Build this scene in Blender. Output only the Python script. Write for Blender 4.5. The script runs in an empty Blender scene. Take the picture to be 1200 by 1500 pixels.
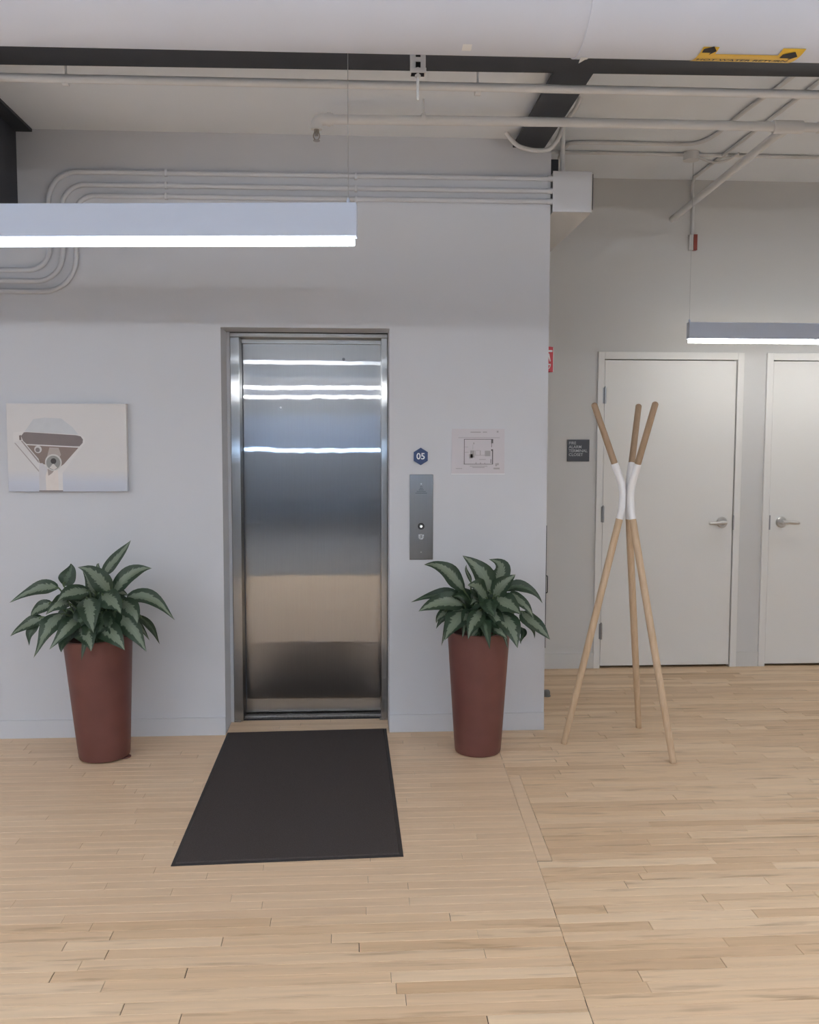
import bpy, bmesh, math, random
from mathutils import Vector, Matrix

scene = bpy.context.scene
COL = scene.collection

# ------------------------------------------------------------------ camera
F_PX, PITCH, YAW, ROLL, CAM_H = 1379.43, 0.077, 0.0602, 0.0019, 1.5856
_f = Vector((math.sin(YAW) * math.cos(PITCH), math.cos(YAW) * math.cos(PITCH), -math.sin(PITCH)))
_r = Vector((math.cos(YAW), -math.sin(YAW), 0))
_u = _r.cross(_f)
_r2 = _r * math.cos(ROLL) + _u * math.sin(ROLL)
_u2 = _u * math.cos(ROLL) - _r * math.sin(ROLL)
cam_data = bpy.data.cameras.new('camera')
cam_data.sensor_fit = 'VERTICAL'
cam_data.sensor_height = 36.0
cam_data.lens = F_PX * 36.0 / 1500.0
cam_data.clip_start = 0.05
cam = bpy.data.objects.new('camera', cam_data)
COL.objects.link(cam)
m = Matrix.Identity(4)
for i in range(3):
    m[i][0], m[i][1], m[i][2] = _r2[i], _u2[i], -_f[i]
m.translation = Vector((0, 0, CAM_H))
cam.matrix_world = m
scene.camera = cam

# ------------------------------------------------------------------ world, exposure, lamp strengths
world = bpy.data.worlds.new('daylight')
scene.world = world
world.use_nodes = True
bg = world.node_tree.nodes['Background']
bg.inputs[0].default_value = (0.45, 0.68, 1.0, 1)
bg.inputs[1].default_value = 30.0
vs = scene.view_settings
vs.view_transform = 'Standard'
vs.look = 'None'
vs.gamma = 1.0
vs.use_curve_mapping = False
vs.exposure = 0.34
LAMP_COOL = ((0.86, 0.93, 1.0), 5.5)      # pendant over the mat
LAMP_WARM = ((1.0, 0.985, 0.93), 14.5)       # pendant before the closet doors
LAMP_ROOM = ((0.94, 0.97, 1.0), 39.0)       # pendants further back in the office, plus the added lobby pair
try:
    scene.cycles.use_denoising = True
    scene.cycles.max_bounces = 6
    scene.cycles.diffuse_bounces = 4
    scene.cycles.glossy_bounces = 3
    scene.cycles.use_adaptive_sampling = True
    scene.cycles.adaptive_threshold = 0.09
    scene.cycles.adaptive_min_samples = 20
    scene.cycles.sample_clamp_indirect = 6.0
except Exception:
    pass

# ------------------------------------------------------------------ helpers
W = {}


def tag(o, label=None, cat=None, group=None, kind=None):
    for k, v in (('label', label), ('category', cat), ('group', group), ('kind', kind)):
        if v:
            o[k] = v
    return o


def adopt(o, parent, mw):
    W[o.name] = mw
    if parent is not None:
        o.parent = parent
        o.matrix_parent_inverse = W[parent.name].inverted()


def thing(name, label, cat, loc, group=None, kind=None):
    o = bpy.data.objects.new(name, None)
    o.empty_display_size = 0.05
    COL.objects.link(o)
    o.location = loc
    W[o.name] = Matrix.Translation(Vector(loc))
    return tag(o, label, cat, group, kind)


def mesh_obj(name, me, mat, parent=None, smooth=False):
    xs = [v.co for v in me.vertices]
    lo = Vector((min(c.x for c in xs), min(c.y for c in xs), min(c.z for c in xs)))
    hi = Vector((max(c.x for c in xs), max(c.y for c in xs), max(c.z for c in xs)))
    c = (lo + hi) / 2
    c.z = lo.z
    me.transform(Matrix.Translation(-c))
    if smooth:
        for p in me.polygons:
            p.use_smooth = True
        try:
            me.set_sharp_from_angle(angle=math.radians(40))
        except Exception:
            pass
    me.materials.append(mat)
    o = bpy.data.objects.new(name, me)
    COL.objects.link(o)
    o.location = c
    adopt(o, parent, Matrix.Translation(c))
    return o


def build(name, bm, mat, parent=None, smooth=False):
    bmesh.ops.recalc_face_normals(bm, faces=bm.faces)
    me = bpy.data.meshes.new(name)
    bm.to_mesh(me)
    bm.free()
    return mesh_obj(name, me, mat, parent, smooth)


def add_box(bm, a, b, bevel=0.0):
    x0, y0, z0 = [min(a[i], b[i]) for i in range(3)]
    x1, y1, z1 = [max(a[i], b[i]) for i in range(3)]
    v = [bm.verts.new(p) for p in ((x0, y0, z0), (x1, y0, z0), (x1, y1, z0), (x0, y1, z0),
                                   (x0, y0, z1), (x1, y0, z1), (x1, y1, z1), (x0, y1, z1))]
    fs = [bm.faces.new([v[i] for i in q]) for q in ((0, 3, 2, 1), (4, 5, 6, 7), (0, 1, 5, 4), (1, 2, 6, 5), (2, 3, 7, 6), (3, 0, 4, 7))]
    if bevel:
        es = list({e for f in fs for e in f.edges})
        bmesh.ops.bevel(bm, geom=es, offset=bevel, segments=2, affect='EDGES', profile=0.5)


def box(name, a, b, mat, parent=None, bevel=0.0):
    bm = bmesh.new()
    add_box(bm, a, b, bevel)
    return build(name, bm, mat, parent)


def add_tube(bm, pts, rad, seg=12, cap=True):
    pts = [Vector(p) for p in pts]
    n = len(pts)
    rads = rad if isinstance(rad, (list, tuple)) else [rad] * n
    tan = []
    for i in range(n):
        t = (pts[min(i + 1, n - 1)] - pts[max(i - 1, 0)])
        tan.append(t.normalized())
    ref = Vector((0, 0, 1)) if abs(tan[0].z) < 0.9 else Vector((1, 0, 0))
    u = (ref - tan[0] * ref.dot(tan[0])).normalized()
    rings = []
    for i in range(n):
        u = (u - tan[i] * u.dot(tan[i])).normalized()
        w = tan[i].cross(u)
        rings.append([bm.verts.new(pts[i] + (u * math.cos(2 * math.pi * k / seg) + w * math.sin(2 * math.pi * k / seg)) * rads[i]) for k in range(seg)])
    for i in range(n - 1):
        for k in range(seg):
            bm.faces.new((rings[i][k], rings[i][(k + 1) % seg], rings[i + 1][(k + 1) % seg], rings[i + 1][k]))
    if cap:
        bm.faces.new(rings[0][::-1])
        bm.faces.new(rings[-1])


def tube(name, pts, rad, mat, parent=None, seg=12):
    bm = bmesh.new()
    add_tube(bm, pts, rad, seg)
    return build(name, bm, mat, parent, smooth=True)


def fillet(pts, r, n=8):
    """Poly-line with its inner corners rounded; r is one radius or one per inner corner."""
    pts = [Vector(p) for p in pts]
    out = [pts[0]]
    for i in range(1, len(pts) - 1):
        rr = r[i - 1] if isinstance(r, (list, tuple)) else r
        a = (pts[i - 1] - pts[i]).normalized()
        b = (pts[i + 1] - pts[i]).normalized()
        ang = a.angle(b)
        d = rr / math.tan(ang / 2)
        cen = pts[i] + (a + b).normalized() * (rr / math.sin(ang / 2))
        p, q = pts[i] + a * d - cen, pts[i] + b * d - cen
        for k in range(n + 1):
            out.append(cen + p.slerp(q, k / n).normalized() * rr if p.length else pts[i])
    out.append(pts[-1])
    return out


def smooth_path(pts, n=6):
    """Catmull-Rom through the points."""
    P = [Vector(p) for p in pts]
    P = [2 * P[0] - P[1]] + P + [2 * P[-1] - P[-2]]
    out = []
    for i in range(1, len(P) - 2):
        for k in range(n):
            t = k / n
            out.append(0.5 * ((2 * P[i]) + (P[i + 1] - P[i - 1]) * t + (2 * P[i - 1] - 5 * P[i] + 4 * P[i + 1] - P[i + 2]) * t * t
                              + (3 * P[i] - P[i - 1] - 3 * P[i + 1] + P[i + 2]) * t ** 3))
    out.append(P[-2])
    return out


def add_prism(bm, poly, y0, y1):
    """Polygon of (x, z) extruded from y0 to y1."""
    a = [bm.verts.new((p[0], y0, p[1])) for p in poly]
    b = [bm.verts.new((p[0], y1, p[1])) for p in poly]
    n = len(poly)
    bm.faces.new(a)
    bm.faces.new(b[::-1])
    for i in range(n):
        bm.faces.new((a[i], b[i], b[(i + 1) % n], a[(i + 1) % n]))


def prism(name, poly, y0, y1, mat, parent=None):
    bm = bmesh.new()
    add_prism(bm, poly, y0, y1)
    return build(name, bm, mat, parent)


def slab(name, poly, z0, z1, mat, parent=None):
    """Polygon of (x, y) extruded from z0 to z1."""
    bm = bmesh.new()
    a = [bm.verts.new((p[0], p[1], z0)) for p in poly]
    b = [bm.verts.new((p[0], p[1], z1)) for p in poly]
    n = len(poly)
    bm.faces.new(a)
    bm.faces.new(b[::-1])
    for i in range(n):
        bm.faces.new((a[i], b[i], b[(i + 1) % n], a[(i + 1) % n]))
    return build(name, bm, mat, parent)


def add_lathe(bm, prof, seg=40):
    """Closed of revolution about Z: prof = [(r, z)...]; ends with r = 0 are closed by a pole."""
    rings = []
    for r, z in prof:
        if r < 1e-6:
            rings.append([bm.verts.new((0, 0, z))])
        else:
            rings.append([bm.verts.new((r * math.cos(2 * math.pi * k / seg), r * math.sin(2 * math.pi * k / seg), z)) for k in range(seg)])
    for a, b in zip(rings, rings[1:]):
        for k in range(seg):
            j = (k + 1) % seg
            if len(a) == 1 and len(b) == 1:
                continue
            if len(a) == 1:
                bm.faces.new((a[0], b[j], b[k]))
            elif len(b) == 1:
                bm.faces.new((a[k], a[j], b[0]))
            else:
                bm.faces.new((a[k], a[j], b[j], b[k]))


def lathe(name, prof, mat, parent=None, at=(0, 0, 0), rot=None, seg=40):
    bm = bmesh.new()
    add_lathe(bm, prof, seg)
    mt = Matrix.Translation(Vector(at))
    if rot is not None:
        mt = mt @ rot
    bmesh.ops.transform(bm, matrix=mt, verts=bm.verts)
    return build(name, bm, mat, parent, smooth=True)


FACE_Y = Matrix.Rotation(math.radians(90), 4, 'X')      # turns a lathe's +Z to -Y (towards the viewer)


def disc_y(name, x, y, z, r, depth, mat, parent=None, seg=28, bevel=0.0):
    """Round disc standing on a wall at y, coming forward by depth."""
    prof = [(0, 0), (r, 0), (r, depth - bevel), (r - bevel, depth), (0, depth)] if bevel else [(0, 0), (r, 0), (r, depth), (0, depth)]
    return lathe(name, prof, mat, parent, (x, y, z), FACE_Y, seg)


def text_mesh(body, size, extrude=0.0, align='CENTER', spacing=1.0, bold=0.0):
    cu = bpy.data.curves.new('lettering', 'FONT')
    cu.body = body
    cu.size = size
    cu.align_x = align
    cu.align_y = 'CENTER'
    cu.extrude = extrude
    cu.space_line = spacing
    cu.offset = bold
    cu.resolution_u = 3
    ob = bpy.data.objects.new('lettering', cu)
    COL.objects.link(ob)
    dg = bpy.context.evaluated_depsgraph_get()
    dg.update()
    me = bpy.data.meshes.new_from_object(ob.evaluated_get(dg))
    bpy.data.objects.remove(ob)
    bpy.data.curves.remove(cu)
    return me


def wall_text(name, body, x, y, z, size, mat, parent, align='CENTER', spacing=1.0, bold=0.0):
    me = text_mesh(body, size, 0.0004, align, spacing, bold)
    me.materials.clear()
    me.transform(Matrix.Translation((x, y, z)) @ Matrix.Rotation(math.radians(90), 4, 'X'))
    return mesh_obj(name, me, mat, parent)


# ------------------------------------------------------------------ materials
def new_mat(name):
    mt = bpy.data.materials.new(name)
    mt.use_nodes = True
    nt = mt.node_tree
    return mt, nt, nt.nodes['Principled BSDF']


def node(nt, kind, **kw):
    n = nt.nodes.new(kind)
    for k, v in kw.items():
        setattr(n, k, v)
    return n


def plain(name, col, rough=0.6, metal=0.0, vary=0.06, scale=14.0, bump=0.0, bscale=180.0, spec=0.5):
    """Paint, plastic or metal with a faint mottling and a fine relief."""
    mt, nt, p = new_mat(name)
    geo = node(nt, 'ShaderNodeNewGeometry')
    nz = node(nt, 'ShaderNodeTexNoise')
    nz.inputs['Scale'].default_value = scale
    nz.inputs['Detail'].default_value = 1
    nt.links.new(geo.outputs['Position'], nz.inputs['Vector'])
    mx = node(nt, 'ShaderNodeMix', data_type='RGBA')
    mx.inputs[6].default_value = tuple(c * (1 - vary) for c in col) + (1,)
    mx.inputs[7].default_value = tuple(min(1, c * (1 + vary)) for c in col) + (1,)
    nt.links.new(nz.outputs['Fac'], mx.inputs[0])
    nt.links.new(mx.outputs[2], p.inputs['Base Color'])
    p.inputs['Roughness'].default_value = rough
    p.inputs['Metallic'].default_value = metal
    p.inputs['Specular IOR Level'].default_value = spec
    if bump:
        n2 = node(nt, 'ShaderNodeTexNoise')
        n2.inputs['Scale'].default_value = bscale
        n2.inputs['Detail'].default_value = 4
        nt.links.new(geo.outputs['Position'], n2.inputs['Vector'])
        b = node(nt, 'ShaderNodeBump')
        b.inputs['Strength'].default_value = bump
        b.inputs['Distance'].default_value = 0.002
        nt.links.new(n2.outputs['Fac'], b.inputs['Height'])
        nt.links.new(b.outputs['Normal'], p.inputs['Normal'])
    return mt


def glow(name, col, strength):
    mt, nt, p = new_mat(name)
    p.inputs['Base Color'].default_value = (0.9, 0.9, 0.9, 1)
    p.inputs['Emission Color'].default_value = col + (1,)
    p.inputs['Emission Strength'].default_value = strength
    p.inputs['Roughness'].default_value = 0.4
    return mt


def steel(name, sharp, broad, mixf, col=(0.45, 0.447, 0.445), wave=0.0006):
    """Stainless steel brushed along Z: reflections spread sideways and stay crisp up and down."""
    mt = bpy.data.materials.new(name)
    mt.use_nodes = True
    nt = mt.node_tree
    nt.nodes.remove(nt.nodes['Principled BSDF'])
    out = nt.nodes['Material Output']
    geo = node(nt, 'ShaderNodeNewGeometry')
    mp = node(nt, 'ShaderNodeMapping')
    mp.inputs['Scale'].default_value = (5.0, 3.0, 1.6)
    nt.links.new(geo.outputs['Position'], mp.inputs['Vector'])
    nz = node(nt, 'ShaderNodeTexNoise')
    nz.inputs['Scale'].default_value = 1.0
    nz.inputs['Detail'].default_value = 2
    nt.links.new(mp.outputs[0], nz.inputs['Vector'])
    bp = node(nt, 'ShaderNodeBump')
    bp.inputs['Strength'].default_value = 1.0
    bp.inputs['Distance'].default_value = wave
    nt.links.new(nz.outputs['Fac'], bp.inputs['Height'])
    # brushed grain: hair lines along Z tint the metal
    mp2 = node(nt, 'ShaderNodeMapping')
    mp2.inputs['Scale'].default_value = (420, 420, 6)
    nt.links.new(geo.outputs['Position'], mp2.inputs['Vector'])
    n2 = node(nt, 'ShaderNodeTexNoise')
    n2.inputs['Scale'].default_value = 1.0
    nt.links.new(mp2.outputs[0], n2.inputs['Vector'])
    mx = node(nt, 'ShaderNodeMix', data_type='RGBA')
    mx.inputs[6].default_value = tuple(c * 0.93 for c in col) + (1,)
    mx.inputs[7].default_value = tuple(c * 1.07 for c in col) + (1,)
    nt.links.new(n2.outputs['Fac'], mx.inputs[0])
    tg = node(nt, 'ShaderNodeCombineXYZ')
    tg.inputs[2].default_value = 1.0
    sh = []
    for rgh, aniso in (sharp, broad):
        g = node(nt, 'ShaderNodeBsdfAnisotropic')
        g.distribution = 'BECKMANN'
        g.inputs['Roughness'].default_value = rgh
        g.inputs['Anisotropy'].default_value = aniso
        nt.links.new(mx.outputs[2], g.inputs['Color'])
        nt.links.new(bp.outputs['Normal'], g.inputs['Normal'])
        nt.links.new(tg.outputs[0], g.inputs['Tangent'])
        sh.append(g)
    ms = node(nt, 'ShaderNodeMixShader')
    ms.inputs[0].default_value = mixf
    nt.links.new(sh[0].outputs[0], ms.inputs[1])
    nt.links.new(sh[1].outputs[0], ms.inputs[2])
    nt.links.new(ms.outputs[0], out.inputs['Surface'])
    return mt


def wood_floor(name):
    """Maple strips: tone per board from the face attribute 'tone', wear from 'age', grain along X (or Y for 'turn' = 1)."""
    mt, nt, p = new_mat(name)
    tone = node(nt, 'ShaderNodeAttribute', attribute_name='tone')
    age = node(nt, 'ShaderNodeAttribute', attribute_name='age')
    geo = node(nt, 'ShaderNodeNewGeometry')
    add = node(nt, 'ShaderNodeVectorMath', operation='MULTIPLY_ADD')
    cmb = node(nt, 'ShaderNodeCombineXYZ')
    cmb.inputs[2].default_value = 1.0
    nt.links.new(tone.outputs['Fac'], cmb.inputs[0])
    nt.links.new(tone.outputs['Fac'], cmb.inputs[1])
    nt.links.new(cmb.outputs[0], add.inputs[0])
    add.inputs[1].default_value = (7.3, 3.1, 0)
    nt.links.new(geo.outputs['Position'], add.inputs[2])
    mp = node(nt, 'ShaderNodeMapping')
    mp.inputs['Scale'].default_value = (2.2, 38, 1)
    nt.links.new(add.outputs[0], mp.inputs['Vector'])
    g = node(nt, 'ShaderNodeTexNoise')
    g.inputs['Scale'].default_value = 1.0
    g.inputs['Detail'].default_value = 5
    g.inputs['Roughness'].default_value = 0.6
    nt.links.new(mp.outputs[0], g.inputs['Vector'])
    # board tone
    rt = node(nt, 'ShaderNodeValToRGB')
    e = rt.color_ramp.elements
    e[0].position, e[0].color = 0.0, FLOOR_DARK + (1,)
    e[1].position, e[1].color = 1.0, FLOOR_LIGHT + (1,)
    me = e.new(0.5)
    me.color = FLOOR_MID + (1,)
    nt.links.new(tone.outputs['Fac'], rt.inputs[0])
    # newer boards are paler and more even
    m0 = node(nt, 'ShaderNodeMix', data_type='RGBA')
    m0.inputs[6].default_value = FLOOR_NEW + (1,)
    k0 = node(nt, 'ShaderNodeMapRange')
    k0.inputs[3].default_value = 0.35
    nt.links.new(age.outputs['Fac'], k0.inputs[0])
    nt.links.new(k0.outputs[0], m0.inputs[0])
    nt.links.new(rt.outputs[0], m0.inputs[7])
    # grain
    gr = node(nt, 'ShaderNodeMapRange')
    gr.inputs[1].default_value, gr.inputs[2].default_value = 0.30, 0.70
    gr.inputs[3].default_value, gr.inputs[4].default_value = 0.90, 1.07
    nt.links.new(g.outputs['Fac'], gr.inputs[0])
    m1 = node(nt, 'ShaderNodeVectorMath', operation='MULTIPLY')
    nt.links.new(m0.outputs[2], m1.inputs[0])
    nt.links.new(gr.outputs[0], m1.inputs[1])
    # dark mineral streaks and knots on the worn boards
    mp3 = node(nt, 'ShaderNodeMapping')
    mp3.inputs['Scale'].default_value = (3.0, 26, 1)
    nt.links.new(add.outputs[0], mp3.inputs['Vector'])
    s = node(nt, 'ShaderNodeTexNoise')
    s.inputs['Scale'].default_value = 1.0
    s.inputs['Detail'].default_value = 3
    nt.links.new(mp3.outputs[0], s.inputs['Vector'])
    sr = node(nt, 'ShaderNodeMapRange')
    sr.inputs[1].default_value, sr.inputs[2].default_value = 0.57, 0.72
    sr.inputs[3].default_value, sr.inputs[4].default_value = 0.0, 0.58
    nt.links.new(s.outputs['Fac'], sr.inputs[0])
    ml = node(nt, 'ShaderNodeMath', operation='MULTIPLY')
    nt.links.new(sr.outputs[0], ml.inputs[0])
    nt.links.new(age.outputs['Fac'], ml.inputs[1])
    m2 = node(nt, 'ShaderNodeMix', data_type='RGBA')
    nt.links.new(ml.outputs[0], m2.inputs[0])
    nt.links.new(m1.outputs[0], m2.inputs[6])
    m2.inputs[7].default_value = (0.27, 0.15, 0.075, 1)
    nt.links.new(m2.outputs[2], p.inputs['Base Color'])
    p.inputs['Roughness'].default_value = 0.48
    p.inputs['Specular IOR Level'].default_value = 0.35
    b = node(nt, 'ShaderNodeBump')
    b.inputs['Strength'].default_value = 0.12
    b.inputs['Distance'].default_value = 0.002
    nt.links.new(g.outputs['Fac'], b.inputs['Height'])
    nt.links.new(b.outputs['Normal'], p.inputs['Normal'])
    return mt


def floor_base_mat(name):
    """Sub-floor and the far floor: the same strip floor as a pattern, for where boards are out of sight."""
    mt, nt, p = new_mat(name)
    geo = node(nt, 'ShaderNodeNewGeometry')
    br = node(nt, 'ShaderNodeTexBrick')
    br.inputs['Scale'].default_value = 1.0
    br.inputs['Brick Width'].default_value = 0.9
    br.inputs['Row Height'].default_value = 0.057
    br.inputs['Mortar Size'].default_value = 0.0006
    br.inputs['Color1'].default_value = FLOOR_DARK + (1,)
    br.inputs['Color2'].default_value = FLOOR_LIGHT + (1,)
    br.inputs['Mortar'].default_value = (0.12, 0.08, 0.05, 1)
    nt.links.new(geo.outputs['Position'], br.inputs['Vector'])
    nt.links.new(br.outputs['Color'], p.inputs['Base Color'])
    p.inputs['Roughness'].default_value = 0.5
    return mt


def pole_wood(name, a, b):
    mt, nt, p = new_mat(name)
    geo = node(nt, 'ShaderNodeNewGeometry')
    mp = node(nt, 'ShaderNodeMapping')
    mp.inputs['Scale'].default_value = (90, 90, 5)
    nt.links.new(geo.outputs['Position'], mp.inputs['Vector'])
    g = node(nt, 'ShaderNodeTexNoise')
    g.inputs['Scale'].default_value = 1.0
    g.inputs['Detail'].default_value = 4
    nt.links.new(mp.outputs[0], g.inputs['Vector'])
    r = node(nt, 'ShaderNodeValToRGB')
    r.color_ramp.elements[0].position, r.color_ramp.elements[0].color = 0.3, a + (1,)
    r.color_ramp.elements[1].position, r.color_ramp.elements[1].color = 0.7, b + (1,)
    nt.links.new(g.outputs['Fac'], r.inputs[0])
    nt.links.new(r.outputs[0], p.inputs['Base Color'])
    p.inputs['Roughness'].default_value = 0.55
    return mt


def leaf_mat(name, dark, pale, spread):
    """Variegated leaf: silvery middle with a ragged edge, dark margin, light midrib; UV x runs across, y along."""
    mt, nt, p = new_mat(name)
    uv = node(nt, 'ShaderNodeUVMap')
    sp = node(nt, 'ShaderNodeSeparateXYZ')
    nt.links.new(uv.outputs[0], sp.inputs[0])
    d = node(nt, 'ShaderNodeMath', operation='SUBTRACT')
    nt.links.new(sp.outputs[0], d.inputs[0])
    d.inputs[1].default_value = 0.5
    ab = node(nt, 'ShaderNodeMath', operation='ABSOLUTE')
    nt.links.new(d.outputs[0], ab.inputs[0])
    # slanting feathery noise: along + across
    fe = node(nt, 'ShaderNodeMath', operation='MULTIPLY_ADD')
    nt.links.new(ab.outputs[0], fe.inputs[0])
    fe.inputs[1].default_value = -0.45
    nt.links.new(sp.outputs[1], fe.inputs[2])
    oi = node(nt, 'ShaderNodeObjectInfo')
    cb = node(nt, 'ShaderNodeCombineXYZ')
    nt.links.new(fe.outputs[0], cb.inputs[0])
    sc2 = node(nt, 'ShaderNodeMath', operation='MULTIPLY')
    nt.links.new(sp.outputs[0], sc2.inputs[0])
    sc2.inputs[1].default_value = 0.22
    nt.links.new(sc2.outputs[0], cb.inputs[1])
    rn = node(nt, 'ShaderNodeMath', operation='MULTIPLY')
    nt.links.new(oi.outputs['Random'], rn.inputs[0])
    rn.inputs[1].default_value = 20.0
    nt.links.new(rn.outputs[0], cb.inputs[2])
    nz = node(nt, 'ShaderNodeTexNoise')
    nz.inputs['Scale'].default_value = 17.0
    nz.inputs['Detail'].default_value = 4
    nt.links.new(cb.outputs[0], nz.inputs['Vector'])
    jag = node(nt, 'ShaderNodeMath', operation='MULTIPLY_ADD')
    nt.links.new(nz.outputs['Fac'], jag.inputs[0])
    jag.inputs[1].default_value = 0.42
    nt.links.new(ab.outputs[0], jag.inputs[2])
    th = node(nt, 'ShaderNodeMapRange')
    th.inputs[1].default_value, th.inputs[2].default_value = spread + 0.02, spread - 0.02
    nt.links.new(jag.outputs[0], th.inputs[0])
    mx = node(nt, 'ShaderNodeMix', data_type='RGBA')
    nt.links.new(th.outputs[0], mx.inputs[0])
    mx.inputs[6].default_value = dark + (1,)
    mx.inputs[7].default_value = pale + (1,)
    rib = node(nt, 'ShaderNodeMapRange')
    rib.inputs[1].default_value, rib.inputs[2].default_value = 0.022, 0.008
    rib.inputs[4].default_value = 0.5
    nt.links.new(ab.outputs[0], rib.inputs[0])
    m2 = node(nt, 'ShaderNodeMix', data_type='RGBA')
    nt.links.new(rib.outputs[0], m2.inputs[0])
    nt.links.new(mx.outputs[2], m2.inputs[6])
    m2.inputs[7].default_value = tuple(c * 1.25 for c in pale) + (1,)
    nt.links.new(m2.outputs[2], p.inputs['Base Color'])
    p.inputs['Roughness'].default_value = 0.42
    p.inputs['Specular IOR Level'].default_value = 0.4
    return mt


FLOOR_DARK, FLOOR_MID, FLOOR_LIGHT, FLOOR_NEW = (0.65, 0.445, 0.27), (0.76, 0.55, 0.355), (0.84, 0.64, 0.44), (0.76, 0.565, 0.395)
M = {
    'wall': plain('painted_wall', (0.635, 0.65, 0.695), 0.75, vary=0.012, scale=2.0),
    'wall2': plain('painted_alcove_wall', (0.65, 0.648, 0.645), 0.75, vary=0.012, scale=2.0),
    'ceiling': plain('painted_ceiling', (0.86, 0.90, 0.955), 0.8, vary=0.03, scale=3.0),
    'doorpaint': plain('door_paint', (0.80, 0.795, 0.78), 0.5, vary=0.01, scale=2.0),
    'pipewhite': plain('painted_pipe', (0.74, 0.74, 0.75), 0.5, vary=0.03, scale=9.0),
    'jacket': plain('pipe_jacket', (0.65, 0.69, 0.80), 0.6, vary=0.03, scale=4.0),
    'darksteel': plain('dark_painted_steel', (0.043, 0.046, 0.056), 0.6, vary=0.15, scale=8.0),
    'lampbody': plain('lamp_housing', (0.60, 0.67, 0.82), 0.45, vary=0.01),
    'wire': plain('suspension_wire', (0.45, 0.45, 0.46), 0.4, metal=0.7),
    'coolglow': glow('cool_diffuser', *LAMP_COOL),
    'warmglow': glow('warm_diffuser', *LAMP_WARM),
    'roomglow': glow('office_diffuser', *LAMP_ROOM),
    'steeldoor': steel('brushed_steel_panel', (0.085, 0.91), (0.36, 0.5), 0.35),
    'steelframe': steel('brushed_steel_frame', (0.2, 0.85), (0.40, 0.4), 0.5, wave=0.0001),
    'steelplate': steel('brushed_steel_plate', (0.30, 0.6), (0.45, 0.3), 0.5, col=(0.30, 0.295, 0.295), wave=0.00005),
    'darkgap': plain('dark_gap', (0.03, 0.03, 0.032), 0.8),
    'sill': plain('worn_aluminium_sill', (0.30, 0.29, 0.28), 0.4, metal=0.9, vary=0.5, scale=90.0),
    'mat': plain('black_carpet_mat', (0.074, 0.063, 0.061), 0.95, vary=0.35, scale=220.0, bump=0.9, bscale=600, spec=0.15),
    'matedge': plain('rubber_mat_edge', (0.045, 0.040, 0.040), 0.7, vary=0.1, spec=0.3),
    'pot': plain('oxblood_planter', (0.150, 0.055, 0.046), 0.45, vary=0.22, scale=9.0, bump=0.1, bscale=90),
    'soil': plain('potting_soil', (0.035, 0.025, 0.018), 0.95, vary=0.5, scale=60.0, bump=1.0, bscale=120),
    'stem': plain('plant_stem', (0.085, 0.13, 0.06), 0.5, vary=0.25, scale=30.0),
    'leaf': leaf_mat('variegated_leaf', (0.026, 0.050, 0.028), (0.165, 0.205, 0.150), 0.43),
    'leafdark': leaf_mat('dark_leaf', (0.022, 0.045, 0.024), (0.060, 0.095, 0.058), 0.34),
    'white': plain('white_print', (0.82, 0.83, 0.86), 0.5, vary=0.0),
    'navy': plain('navy_sign', (0.030, 0.062, 0.175), 0.45, vary=0.05),
    'slate': plain('slate_sign', (0.070, 0.078, 0.095), 0.5, vary=0.05),
    'signtext': plain('sign_lettering', (0.55, 0.57, 0.60), 0.5, vary=0.0),
    'red': plain('red_sign', (0.55, 0.028, 0.055), 0.45, vary=0.05),
    'alarmred': plain('alarm_red', (0.30, 0.06, 0.045), 0.45, vary=0.05),
    'paper': plain('paper', (0.62, 0.59, 0.63), 0.6, vary=0.01),
    'ink': plain('ink', (0.13, 0.12, 0.13), 0.7, vary=0.1),
    'inkgrey': plain('grey_ink', (0.40, 0.38, 0.40), 0.7, vary=0.1),
    'nickel': plain('satin_nickel', (0.62, 0.61, 0.60), 0.28, metal=1.0, vary=0.03),
    'hinge': plain('hinge_steel', (0.36, 0.37, 0.39), 0.35, metal=0.9, vary=0.05),
    'beech': pole_wood('beech_pole', (0.55, 0.39, 0.25), (0.64, 0.48, 0.33)),
    'beechdark': pole_wood('beech_upper_pole', (0.36, 0.245, 0.155), (0.43, 0.30, 0.20)),
    'sleeve': plain('white_lacquer', (0.88, 0.88, 0.90), 0.3, vary=0.01),
    'yellow': plain('yellow_marker', (0.78, 0.50, 0.045), 0.5, vary=0.05),
    'black': plain('black_print', (0.02, 0.02, 0.022), 0.6, vary=0.0),
    'brass': plain('sprinkler_metal', (0.38, 0.35, 0.32), 0.35, metal=0.9, vary=0.1),
    'stopper': plain('door_stop_grey', (0.20, 0.20, 0.20), 0.5, metal=0.4, vary=0.1),
    'ledwhite': glow('button_light', (0.9, 1.0, 1.0), 1.6),
    'carpet': plain('office_carpet', (0.24, 0.245, 0.25), 0.95, vary=0.15, scale=40.0, spec=0.1),
    'added_glow': glow('added_uplight', LAMP_ROOM[0], LAMP_ROOM[1] * 0.55),
}


def blind_mat():
    mt, nt, p = new_mat('roller_blind')
    p.inputs['Base Color'].default_value = (0.62, 0.66, 0.74, 1)
    p.inputs['Roughness'].default_value = 0.9
    tr = node(nt, 'ShaderNodeBsdfTranslucent')
    tr.inputs[0].default_value = (0.62, 0.70, 0.80, 1)
    ms = node(nt, 'ShaderNodeMixShader')
    ms.inputs[0].default_value = 0.12
    nt.links.new(p.outputs[0], ms.inputs[1])
    nt.links.new(tr.outputs[0], ms.inputs[2])
    nt.links.new(ms.outputs[0], nt.nodes['Material Output'].inputs['Surface'])
    return mt


M['blind'] = blind_mat()
M['wood'] = wood_floor('maple_strip_floor')
M['floorbase'] = floor_base_mat('maple_floor_field')

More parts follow.
